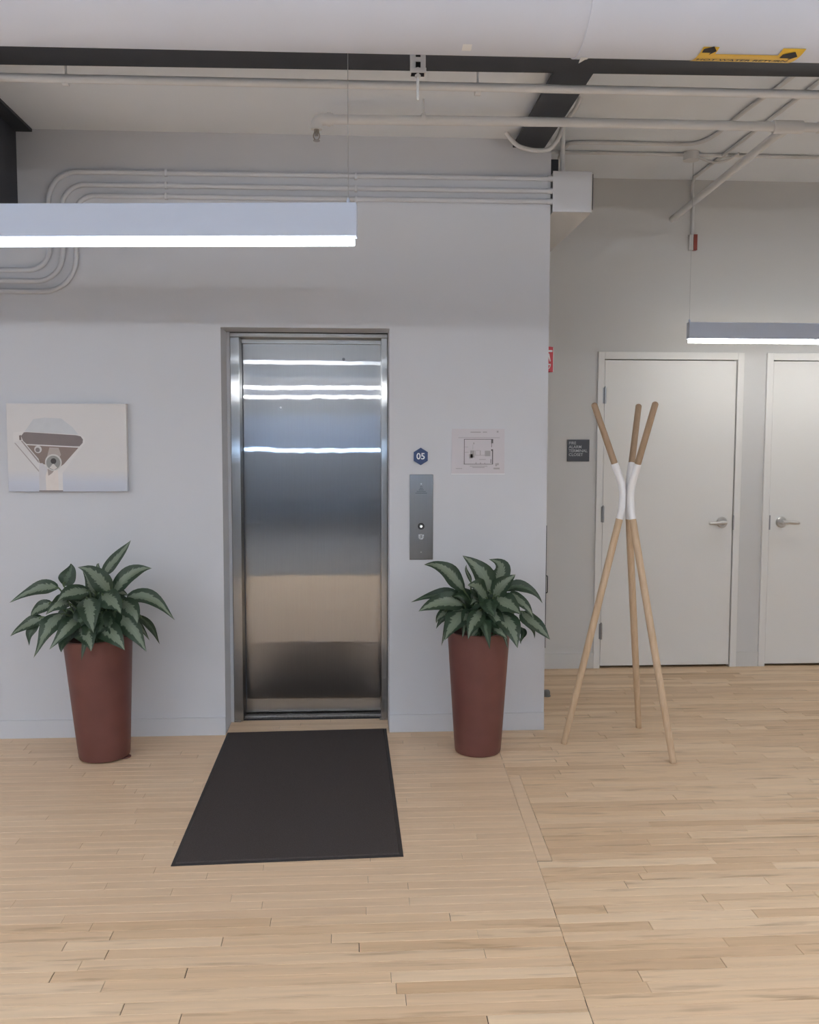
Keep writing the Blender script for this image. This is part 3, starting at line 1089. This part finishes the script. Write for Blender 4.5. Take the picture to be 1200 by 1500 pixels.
# alcove ceiling conduits
tag(tube('ceiling_conduit', smooth_path([(1.252, 5.90, 3.20), (1.253, 5.80, 3.28), (1.264, 5.662, 3.315), (1.30, 5.59, 3.317), (1.533, 5.578, 3.317), (1.90, 5.578, 3.317), (2.02, 5.54, 3.317), (2.065, 5.40, 3.317), (2.070, 5.2, 3.317), (2.075, 4.93, 3.317),
                                         (2.10, 4.57, 3.317), (2.11, 4.04, 3.317)]), 0.011, M['pipewhite']), 'ceiling conduit that bends toward the viewer over the alcove', 'conduit')
tag(tube('ceiling_conduit', [(1.05, 5.775, 3.317), (5.9, 5.775, 3.317)], 0.011, M['pipewhite']), 'straight ceiling conduit through the round junction box', 'conduit')
tag(tube('ceiling_conduit', smooth_path([(2.262, 4.04, 3.317), (2.262, 5.2, 3.317), (2.262, 6.15, 3.317), (2.266, 6.27, 3.310), (2.28, 6.345, 3.275), (2.29, 6.352, 3.20), (2.292, 6.352, 3.08), (2.292, 6.352, 2.965)]), 0.0105, M['pipewhite']),
    'thin conduit crossing the alcove ceiling and dropping to the red alarm device', 'conduit')
jb = thing('junction_box', 'white round junction box on the alcove ceiling above the lamp', 'box', (2.06, 5.762, 3.28))
lathe('box_body', [(0, C2 - 0.0005), (0.046, C2 - 0.0005), (0.046, 3.285), (0, 3.285)], M['pipewhite'], jb, (2.06, 5.762, 0), seg=24)
lathe('cover_plate', [(0, 3.285), (0.049, 3.285), (0.049, 3.280), (0.02, 3.276), (0, 3.276)], M['pipewhite'], jb, (2.06, 5.762, 0), seg=24)
tube('flex_cable', smooth_path([(2.105, 5.775, 3.305), (2.20, 5.80, 3.285), (2.28, 5.79, 3.29), (2.345, 5.73, 3.318)]), 0.008, M['pipewhite'], jb, 10)
al = thing('alarm_device', 'small dark red alarm device high on the alcove wall', 'alarm', (2.295, D2, 2.861))
box('back_box', (2.268, D2 - 0.03, 2.861), (2.296, D2 - 0.0005, 2.965), M['wall2'], al, 0.002)
box('red_face', (2.296, D2 - 0.035, 2.861), (2.321, D2 - 0.0005, 2.965), M['alarmred'], al, 0.002)

# ------------------------------------------------------------------ things on the elevator wall
PX0, PX1, PZ0, PZ1, PYF = -1.776, -1.170, 1.312, 1.766, 4.974
pic = thing('canvas_print', 'canvas print of a lookout viewer against pale sky', 'picture', ((PX0 + PX1) / 2, D1, PZ0))


def sky_mat():
    mt_, nt, p = new_mat('printed_sky')
    geo = node(nt, 'ShaderNodeNewGeometry')
    s = node(nt, 'ShaderNodeSeparateXYZ')
    nt.links.new(geo.outputs['Position'], s.inputs[0])
    r = node(nt, 'ShaderNodeMapRange')
    r.inputs[1].default_value, r.inputs[2].default_value = PZ0, PZ1
    nt.links.new(s.outputs[2], r.inputs[0])
    c = node(nt, 'ShaderNodeValToRGB')
    e = c.color_ramp.elements
    e[0].position, e[0].color = 0.0, (0.54, 0.57, 0.66, 1)
    e[1].position, e[1].color = 1.0, (0.71, 0.69, 0.69, 1)
    k = e.new(0.10)
    k.color = (0.58, 0.61, 0.70, 1)
    k = e.new(0.25)
    k.color = (0.69, 0.675, 0.68, 1)
    nt.links.new(r.outputs[0], c.inputs[0])
    nt.links.new(c.outputs[0], p.inputs['Base Color'])
    p.inputs['Roughness'].default_value = 0.6
    return mt_


cv = box('canvas', (PX0, PYF, PZ0), (PX1, D1 - 0.0005, PZ1), sky_mat(), pic, 0.002)


def q2(zx, zy):
    return (PX0 + (zx - 65) / 1052 * (PX1 - PX0), PZ1 - (zy - 125) / 775 * (PZ1 - PZ0))


lay = [0]


def printed(name, pts, col):
    lay[0] += 1
    y = PYF - 0.0001 - 0.00012 * lay[0]
    return prism(name, [q2(*p) for p in pts], y, y + 0.0001, plain('print_%d' % lay[0], col, 0.6, vary=0.05, scale=30), cv)


def ring_pts(cx, cy, r, n=28, ry=None):
    return [(cx + r * math.cos(2 * math.pi * k / n), cy + (ry or r) * math.sin(2 * math.pi * k / n)) for k in range(n)]


printed('printed_hood', [(215, 380), (300, 262), (400, 248), (545, 256), (640, 330), (700, 408)], (0.60, 0.615, 0.645))
printed('printed_housing', [(120, 378), (200, 372), (330, 376), (700, 398), (745, 420), (748, 470), (545, 735), (545, 892), (338, 892), (338, 735), (122, 465)], (0.735, 0.715, 0.715))
printed('printed_upper_face', [(190, 410), (215, 378), (240, 376), (670, 402), (712, 412), (732, 440), (728, 470), (700, 500), (650, 500), (235, 480), (205, 452)], (0.22, 0.185, 0.185))
printed('printed_lower_face', [(237, 490), (690, 512), (560, 655), (515, 690), (425, 705), (395, 662), (340, 645), (335, 612)], (0.265, 0.205, 0.185))
printed('printed_sheen', [(435, 510), (515, 513), (535, 575), (520, 600), (410, 600)], (0.46, 0.40, 0.38))
printed('printed_knob', [(172, 405), (190, 402), (192, 448), (174, 445)], (0.20, 0.17, 0.17))
printed('printed_arm', [(125, 462), (205, 450), (338, 612), (345, 650), (338, 735)], (0.69, 0.675, 0.68))
printed('printed_arm_line', [(128, 470), (140, 472), (338, 712), (336, 726)], (0.42, 0.38, 0.38))
printed('printed_arm_line', [(186, 452), (198, 452), (338, 628), (338, 648)], (0.34, 0.29, 0.29))
printed('printed_pillar', [(338, 700), (345, 650), (370, 648), (410, 690), (412, 892), (338, 892)], (0.60, 0.59, 0.62))
printed('printed_pillar_lit', [(395, 760), (415, 700), (505, 700), (508, 892), (398, 892)], (0.76, 0.70, 0.67))
printed('printed_pillar_shade', [(412, 698), (470, 715), (455, 735), (420, 760)], (0.40, 0.34, 0.32))
printed('printed_eyepiece', ring_pts(335, 527, 33), (0.66, 0.64, 0.64))
printed('printed_eyepiece_hole', ring_pts(332, 532, 20), (0.25, 0.22, 0.22))
printed('printed_lens_rim', ring_pts(467, 642, 74), (0.62, 0.61, 0.60))
printed('printed_lens', ring_pts(466, 645, 62), (0.30, 0.30, 0.29))
printed('printed_lens_glint', [(466, 650), (500, 690), (470, 706), (430, 690)], (0.66, 0.63, 0.60))
printed('printed_lens_pupil', ring_pts(468, 630, 25), (0.06, 0.055, 0.055))
printed('printed_base', [(335, 888), (545, 888), (548, 898), (335, 898)], (0.22, 0.20, 0.21))

hx = thing('floor_number_sign', 'navy hexagon sign with white number 05 above the call panel', 'sign', (0.361, D1, 1.449))
hexp = [(0.361 + 0.0465 * math.sin(math.radians(60 * k)) * 0.93, 1.495 + 0.0465 * math.cos(math.radians(60 * k))) for k in range(6)]
pl = prism('hexagon_plate', hexp, D1 - 0.006, D1 - 0.0005, M['navy'], hx)
wall_text('number', '05', 0.361, D1 - 0.0066, 1.4945, 0.047, M['white'], pl, bold=0.0008)

cp = thing('call_panel', 'tall stainless steel elevator call panel beside the door', 'panel', (0.365, D1, 0.942))
fp = box('face_plate', (0.302, D1 - 0.006, 0.942), (0.428, D1 - 0.0005, 1.399), M['steelplate'], cp, 0.002)
bt = disc_y('button_ring', 0.364, D1 - 0.006, 1.122, 0.0175, 0.004, M['darkgap'], cp, 28, 0.0015)
disc_y('button_cap', 0.364, D1 - 0.010, 1.122, 0.011, 0.003, M['stopper'], bt, 24, 0.001)
disc_y('button_lamp', 0.364, D1 - 0.0128, 1.122, 0.005, 0.001, M['ledwhite'], bt, 16)
ks = disc_y('key_switch', 0.364, D1 - 0.006, 1.066, 0.015, 0.003, M['nickel'], cp, 24, 0.001)
box('key_slot', (0.3625, D1 - 0.0095, 1.058), (0.3655, D1 - 0.0088, 1.074), M['darkgap'], ks)
for dx, dz in ((-0.011, 0.016), (0.012, 0.014), (0.004, -0.017)):
    disc_y('legend_dot', 0.364 + dx, D1 - 0.009, 1.066 + dz * 0.6, 0.0035, 0.0008, M['white'], ks, 10)
for z in (1.349, 0.983):
    disc_y('screw', 0.364, D1 - 0.006, z, 0.004, 0.0015, M['nickel'], cp, 12)
bm = bmesh.new()
for k, (wd, n) in enumerate(((0.012, 1), (0.018, 1), (0.026, 1), (0.048, 1), (0.062, 1))):
    z = 1.334 - k * 0.0085
    add_box(bm, (0.364 - wd / 2, D1 - 0.0064, z - 0.0014), (0.364 + wd / 2, D1 - 0.006, z + 0.0014))
build('engraved_lines', bm, M['slate'], cp)['kind'] = 'stuff'

ev = thing('floor_plan_notice', 'paper floor plan notice in clear sleeve on the wall above the right plant', 'notice', (0.668, D1, 1.403))
pa = box('paper_sheet', (0.527, D1 - 0.003, 1.403), (0.810, D1 - 0.0005, 1.642), M['paper'], ev)
box('sleeve_edge', (0.524, D1 - 0.0045, 1.400), (0.813, D1 - 0.003, 1.4035), M['white'], ev)
box('sleeve_flap', (0.527, D1 - 0.0034, 1.6255), (0.810, D1 - 0.0030, 1.642), M['paper'], ev)
EY = D1 - 0.0037


def lines(name, rects, mat):
    bm_ = bmesh.new()
    for x0, z0, x1, z1 in rects:
        add_box(bm_, (x0, EY, z0), (x1, EY + 0.0002, z1))
    build(name, bm_, mat, pa)['kind'] = 'stuff'


def z2(zx, zy):          # plan drawn at 6.818 to 1, top left of the sheet at (490, 55)
    return 0.527 + (zx - 490) / 530 * 0.283, 1.642 - (zy - 55) / 452 * 0.239


def rect(a, b, c, d):
    x0, z0 = z2(a, d)
    x1, z1 = z2(c, b)
    return (x0, z0, x1, z1)


lines('plan_outline', [rect(612, 158, 618, 412), rect(612, 157, 905, 162), rect(885, 157, 905, 200), rect(887, 200, 892, 240), rect(895, 262, 905, 412), rect(612, 408, 905, 413),
                       rect(885, 260, 903, 276), rect(880, 360, 886, 400)], M['ink'])
lines('plan_rooms', [rect(675, 272, 718, 345), rect(662, 310, 700, 352), rect(822, 275, 878, 330), rect(725, 272, 730, 322), rect(725, 318, 822, 323), rect(772, 272, 780, 318), rect(735, 270, 770, 274),
                     rect(705, 192, 716, 210), rect(620, 236, 655, 240), rect(620, 288, 660, 292), rect(700, 212, 703, 262), rect(730, 390, 738, 408), rect(775, 392, 783, 408), rect(818, 395, 824, 408)], M['inkgrey'])
lines('plan_captions', [rect(555, 141, 970, 146), rect(672, 428, 850, 434), rect(698, 440, 820, 447), rect(765, 360, 832, 366), rect(928, 402, 946, 432), rect(946, 400, 964, 420), rect(910, 446, 972, 462), rect(530, 452, 595, 458)], M['inkgrey'])
lines('plan_heading', [rect(676, 84, 780, 93), rect(800, 83, 842, 92), rect(940, 74, 958, 92)], M['inkgrey'])

# extinguisher cabinet and sign on the hidden side of the block
ec = thing('extinguisher_cabinet', 'white cabinet door edge with small pull on the side of the elevator block', 'cabinet', (CX, 5.2, 0.45))
box('cabinet_frame', (CX + 0.0005, 5.02, 0.45), (CX + 0.006, 5.42, 1.122), M['darksteel'], ec)
cdr = box('cabinet_door', (CX + 0.005, 5.035, 0.465), (CX + 0.008, 5.405, 1.107), M['wall2'], ec)
tube('pull_handle', fillet([(CX + 0.008, 5.06, 0.842), (CX + 0.021, 5.06, 0.842), (CX + 0.021, 5.06, 0.748), (CX + 0.008, 5.06, 0.748)], 0.005, 4), 0.003, M['darksteel'], cdr, 8)
fs = thing('extinguisher_sign', 'red and white fire extinguisher sign jutting from the wall corner', 'sign', (CX + 0.02, 5.06, 1.948))


def v_panel(name, pts, z0, z1, mat, parent, th=0.0015):
    """Upright sheet between two plan points."""
    (ax, ay), (bx, by) = pts
    n = Vector((by - ay, -(bx - ax), 0)).normalized() * th
    bm_ = bmesh.new()
    a_ = [bm_.verts.new(p) for p in ((ax, ay, z0), (bx, by, z0), (bx, by, z1), (ax, ay, z1))]
    b_ = [bm_.verts.new(v.co - n) for v in a_]
    bm_.faces.new(a_)
    bm_.faces.new(b_[::-1])
    for i in range(4):
        bm_.faces.new((a_[i], b_[i], b_[(i + 1) % 4], a_[(i + 1) % 4]))
    return build(name, bm_, mat, parent)


A_, B_ = (CX + 0.0005, 5.02), (CX + 0.036, 5.055)
fa = v_panel('front_face', (A_, B_), 1.948, 2.081, M['red'], fs)
v_panel('rear_face', ((CX + 0.036, 5.0565), (CX + 0.0005, 5.092)), 1.948, 2.081, M['red'], fs)


def on_sign(u, z):
    return (A_[0] + (B_[0] - A_[0]) * u + 0.0006, A_[1] + (B_[1] - A_[1]) * u - 0.0006, z)


def sign_shape(name, pts):
    bm_ = bmesh.new()
    a_ = [bm_.verts.new(on_sign(u, z)) for u, z in pts]
    b_ = [bm_.verts.new(v.co + Vector((-0.0003, 0.0003, 0))) for v in a_]
    bm_.faces.new(a_)
    bm_.faces.new(b_[::-1])
    for i in range(len(pts)):
        j = (i + 1) % len(pts)
        bm_.faces.new((a_[i], b_[i], b_[j], a_[j]))
    build(name, bm_, M['white'], fa)


sign_shape('white_bar', [(0.03, 2.052), (0.78, 2.054), (0.78, 2.064), (0.03, 2.062)])
sign_shape('white_body', [(0.02, 2.044), (0.18, 2.044), (0.48, 2.004), (0.30, 2.002), (0.02, 2.03)])
sign_shape('white_hook', [(0.02, 1.990), (0.50, 1.990), (0.50, 1.980), (0.22, 1.964), (0.06, 1.962), (0.36, 1.982), (0.02, 1.983)])
sign_shape('white_edge', [(0.93, 1.949), (1.0, 1.949), (1.0, 2.080), (0.93, 2.080)])

# room sign
rs = thing('room_sign', 'slate sign reading FIRE ALARM TERMINAL CLOSET left of the closet door', 'sign', (1.538, D2, 1.437))
sp_ = box('sign_plate', (1.461, D2 - 0.008, 1.437), (1.614, D2 - 0.0005, 1.586), M['slate'], rs, 0.0015)
for k, w_ in enumerate(('FIRE', 'ALARM', 'TERMINAL', 'CLOSET')):
    wall_text('lettering', w_, 1.471, D2 - 0.0086, 1.562 - k * 0.0265, 0.0275, M['signtext'], sp_, 'LEFT', bold=0.0002)

# door stop on the floor
ds = thing('door_stop', 'small grey door stop on the floor beside the elevator block corner', 'door stop', (1.196, 5.67, 0))
lathe('stop_base', [(0, 0.0005), (0.024, 0.0005), (0.024, 0.006), (0, 0.006)], M['stopper'], ds, (1.196, 5.67, 0), seg=20)
lathe('rubber_dome', [(0.020, 0.006), (0.021, 0.028), (0.016, 0.038), (0, 0.040)], M['stopper'], ds, (1.196, 5.67, 0), seg=20)

# ------------------------------------------------------------------ coat rack
cr = thing('coat_rack', 'wooden tripod coat rack with white bent middle before the closet door', 'coat rack', (1.413, 4.737, 0))
RC = Vector((1.405, 4.745))
for fx, fy in ((1.096, 4.757), (1.573, 5.009), (1.571, 4.438)):
    d = Vector((fx, fy)) - RC
    Rf = d.length
    d.normalize()

    def at(rad, z):
        return Vector((RC.x + d.x * rad, RC.y + d.y * rad, z))
    low = lambda z: 0.021 + (Rf - 0.021) * (1.255 - z) / 1.255
    up = lambda z: 0.021 + 0.160 * (z - 1.335) / 0.435
    pl_ = [at(low(z), z) for z in (0.0, 0.004, 0.6, 1.180)]
    lg = tube('leg', pl_, [0.0150, 0.0165, 0.0185, 0.0180], M['beech'], cr, 18)
    mid = smooth_path([at(low(1.180), 1.180), at(low(1.225), 1.225), at(0.0235, 1.272), at(0.0225, 1.300), at(0.0245, 1.325), at(up(1.372), 1.372), at(up(1.465), 1.465)], 4)
    tube('white_sleeve', mid, 0.0186, M['sleeve'], lg, 18)
    e = at(up(1.465), 1.465)
    top = at(up(1.772), 1.772)
    ax = (top - e).normalized()
    tube('upper_pole', [e, e.lerp(top, 0.5), top - ax * 0.010, top - ax * 0.004, top], [0.0168, 0.0162, 0.0158, 0.0125, 0.006], M['beechdark'], lg, 18)

# ------------------------------------------------------------------ potted plants
# each leaf: base, middle and tip in millimetres, then its width
LEFT_LEAVES = [
    (-1229,4688,913,-1180,4715,989,-1103,4730,1088,59), (-1176,4670,829,-1101,4670,915,-980,4670,962,87), (-1114,4652,796,-1001,4625,811,-861,4610,710,75),
    (-1062,4685,714,-1013,4708,653,-958,4720,573,36), (-1147,4622,726,-1070,4550,677,-979,4510,576,91), (-1131,4625,796,-1066,4558,761,-1040,4520,712,87),
    (-1220,4616,830,-1154,4535,812,-1110,4490,766,95), (-1289,4604,817,-1248,4505,765,-1209,4450,678,95), (-1191,4655,831,-1245,4632,914,-1339,4620,978,87),
    (-1265,4670,821,-1294,4670,877,-1319,4670,940,47), (-1422,4685,864,-1404,4708,912,-1402,4720,973,79), (-1440,4670,854,-1540,4670,855,-1671,4670,788,67),
    (-1284,4631,844,-1343,4572,850,-1417,4540,817,75), (-1387,4640,788,-1419,4595,792,-1473,4570,755,79), (-1473,4670,784,-1535,4670,753,-1582,4670,713,63),
    (-1519,4664,714,-1585,4655,681,-1671,4650,628,59), (-1409,4631,735,-1460,4572,684,-1532,4540,553,95), (-1533,4658,692,-1566,4640,648,-1587,4630,588,43),
    (-1330,4619,713,-1369,4542,682,-1433,4500,588,75), (-1356,4625,657,-1375,4558,624,-1385,4520,582,75), (-1321,4610,675,-1273,4520,647,-1242,4470,592,91),
    (-1237,4610,667,-1154,4520,653,-1072,4470,588,95), (-1256,4685,866,-1257,4708,935,-1251,4720,982,22), (-1156,4631,756,-1166,4572,705,-1196,4540,649,79),
    (-1289,4640,756,-1315,4595,717,-1351,4570,660,79), (-1226,4634,741,-1213,4580,704,-1237,4550,632,87), (-1399,4676,750,-1426,4685,701,-1429,4690,621,63),
]
RIGHT_LEAVES = [
    (559,4645,825,462,4623,931,360,4610,982,85), (690,4660,814,640,4660,921,557,4660,1011,93), (719,4678,868,749,4705,933,684,4720,987,85),
    (702,4636,799,741,4600,861,792,4580,927,89), (770,4660,824,854,4660,844,954,4660,766,56), (774,4636,813,828,4600,785,887,4580,711,63),
    (842,4630,726,895,4585,673,970,4560,596,82), (717,4615,806,759,4548,779,811,4510,734,93), (723,4600,725,762,4510,675,804,4460,587,97),
    (840,4660,675,887,4660,651,912,4660,585,28), (633,4600,741,592,4510,699,546,4460,632,74), (548,4606,733,490,4525,689,449,4480,629,97),
    (551,4666,772,453,4675,807,290,4680,777,63), (555,4636,758,446,4600,780,321,4580,740,89), (473,4651,733,442,4638,713,423,4630,681,45),
    (671,4630,788,615,4585,849,560,4560,876,97), (593,4675,865,582,4698,908,576,4710,956,18), (687,4615,791,670,4548,765,680,4510,727,82),
    (636,4615,670,671,4548,687,717,4510,660,71), (686,4600,665,710,4510,660,743,4460,626,67), (843,4630,642,843,4585,621,835,4560,589,30),
    (651,4621,699,606,4562,666,573,4530,613,67), (667,4630,735,691,4585,691,703,4560,643,82), (571,4642,734,598,4615,701,634,4600,643,59),
]


def leaf_mesh(bs, md, tp, width, seed):
    r_ = random.Random(seed)
    B, Md, T = Vector(bs), Vector(md), Vector(tp)
    C = 2 * Md - 0.5 * (B + T)
    up = Vector((r_.uniform(-0.25, 0.25), -0.80, 0.55)).normalized()
    n, k = 12, 6
    bm_ = bmesh.new()
    uvl = bm_.loops.layers.uv.new('UVMap')
    grid = []
    r_curl = r_.uniform(0, 1.2)
    fold = r_.uniform(0.10, 0.30)
    ph = r_.uniform(0, 6.28)
    for i in range(n + 1):
        t = i / n
        p = (1 - t) ** 2 * B + 2 * t * (1 - t) * C + t * t * T
        p.x += 0.010 * math.sin(ph * 2 + t * 5) * t
        p.z -= 0.012 * max(0, t - 0.8) / 0.2 * r_curl
        tg = (2 * (1 - t) * (C - B) + 2 * t * (T - C)).normalized()
        side = tg.cross(up)
        if side.length < 0.2:
            side = tg.cross(Vector((1, 0, 0.3)))
        side.normalize()
        nrm = side.cross(tg).normalized()
        if nrm.y > 0:
            nrm = -nrm
        prof = max(0.0, math.sin(math.pi * min(1, t ** 0.74))) ** 0.9 if t < 1 else 0
        hw = width * 0.58 * max(prof * (1 - 0.25 * t ** 3), 0.02 if t < 1 else 0.004)
        row = []
        for j in range(k + 1):
            s = j / k * 2 - 1
            lift = fold * abs(s) * hw + 0.10 * width * math.sin(ph + t * 8 + (1.3 if s > 0 else 0)) * s * s * prof
            q_ = p + side * (s * hw) + nrm * lift
            q_.y = min(q_.y, D1 - 0.02)
            row.append(bm_.verts.new(q_))
        grid.append(row)
    for i in range(n):
        for j in range(k):
            f = bm_.faces.new((grid[i][j], grid[i][j + 1], grid[i + 1][j + 1], grid[i + 1][j]))
            for lp, (a_, b_) in zip(f.loops, ((i, j), (i, j + 1), (i + 1, j + 1), (i + 1, j))):
                lp[uvl].uv = (b_ / k, a_ / n)
    return bm_


def potted_plant(label, px, py, rb, rt, h, tilt, leaves, dark, seed):
    t = thing('potted_plant', label, 'plant', (px, py, 0), 'potted plants beside the elevator')
    rot = Matrix.Translation(Vector((px - rb, py, 0))) @ Matrix.Rotation(-tilt, 4, 'Y') @ Matrix.Translation(Vector((rb, 0, 0)))
    prof = [(0, 0.0), (rb - 0.012, 0.0), (rb - 0.003, 0.004), (rb, 0.014)]
    for k in range(1, 8):
        s = k / 8
        prof.append((rb + (rt - rb) * s, h * s))
    prof += [(rt, h - 0.004), (rt - 0.003, h), (rt - 0.010, h), (rt - 0.013, h - 0.004), (rt - 0.016, h - 0.06), (rt - 0.03, h - 0.09), (0, h - 0.09)]
    bm_ = bmesh.new()
    add_lathe(bm_, prof, 56)
    bmesh.ops.transform(bm_, matrix=rot, verts=bm_.verts)
    build('planter', bm_, M['pot'], t, True)
    bm_ = bmesh.new()
    add_lathe(bm_, [(rt - 0.017, h - 0.062), (rt * 0.6, h - 0.05), (0, h - 0.04)], 40)
    bmesh.ops.transform(bm_, matrix=rot, verts=bm_.verts)
    build('soil', bm_, M['soil'], t, True)
    crown = rot @ Vector((0, 0, h - 0.05))
    r_ = random.Random(seed)
    extra = []
    for k in range(20):                                   # leaves filling the crown, some hanging over the rim
        a_ = 2 * math.pi * (k + r_.uniform(-0.3, 0.3)) / 20
        dx, dy = math.cos(a_), math.sin(a_) * (1.0 if k % 2 else 0.75)
        if k % 2:
            b0, m0, t0 = (0.05, 0.10), (0.13, r_.uniform(0.12, 0.16)), (r_.uniform(0.205, 0.24), r_.uniform(-0.01, 0.06))
        else:
            b0, m0, t0 = (0.03, 0.15), (0.08, r_.uniform(0.20, 0.25)), (r_.uniform(0.14, 0.20), r_.uniform(0.17, 0.26))
        row = []
        for rr, zz in (b0, m0, t0):
            row += [int(1000 * (crown.x + dx * rr)), int(1000 * (crown.y + dy * rr)), int(1000 * (crown.z + zz))]
        extra.append(tuple(row) + (r_.randint(58, 80),))
    leaves = list(leaves) + extra
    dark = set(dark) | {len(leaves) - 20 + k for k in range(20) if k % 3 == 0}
    for i, L in enumerate(leaves):
        b_, m_, t_ = [Vector(L[3 * k:3 * k + 3]) / 1000 for k in range(3)]
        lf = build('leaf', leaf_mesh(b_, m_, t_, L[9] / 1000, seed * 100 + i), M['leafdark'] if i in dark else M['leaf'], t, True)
        c_ = crown + Vector((r_.uniform(-0.05, 0.05), r_.uniform(-0.05, 0.05), 0))
        d_ = (m_ - b_).normalized()
        mid = c_.lerp(b_, 0.6) + Vector((0, 0, 0.03))
        tube('leaf_stalk', smooth_path([c_, mid, b_, b_ + d_ * 0.02], 4), 0.0042, M['stem'], lf, 8)
    return t


lp = potted_plant('variegated plant in a leaning dark red planter under the canvas print', -1.243, 4.690, 0.124, 0.166, 0.605, math.radians(2.0), LEFT_LEAVES, {3, 10, 17, 19, 23, 24, 25, 26}, 3)
lathe('wedge_foot', [(0, 0.0005), (0.030, 0.0005), (0.032, 0.003), (0.030, 0.007), (0, 0.0072)], M['pot'], lp, (-1.142, 4.675, 0), seg=24)
potted_plant('variegated plant in a dark red planter under the call panel and notice', 0.633, 4.675, 0.117, 0.158, 0.625, 0.0, RIGHT_LEAVES, {4, 9, 12, 17, 18, 20, 22, 23}, 8)
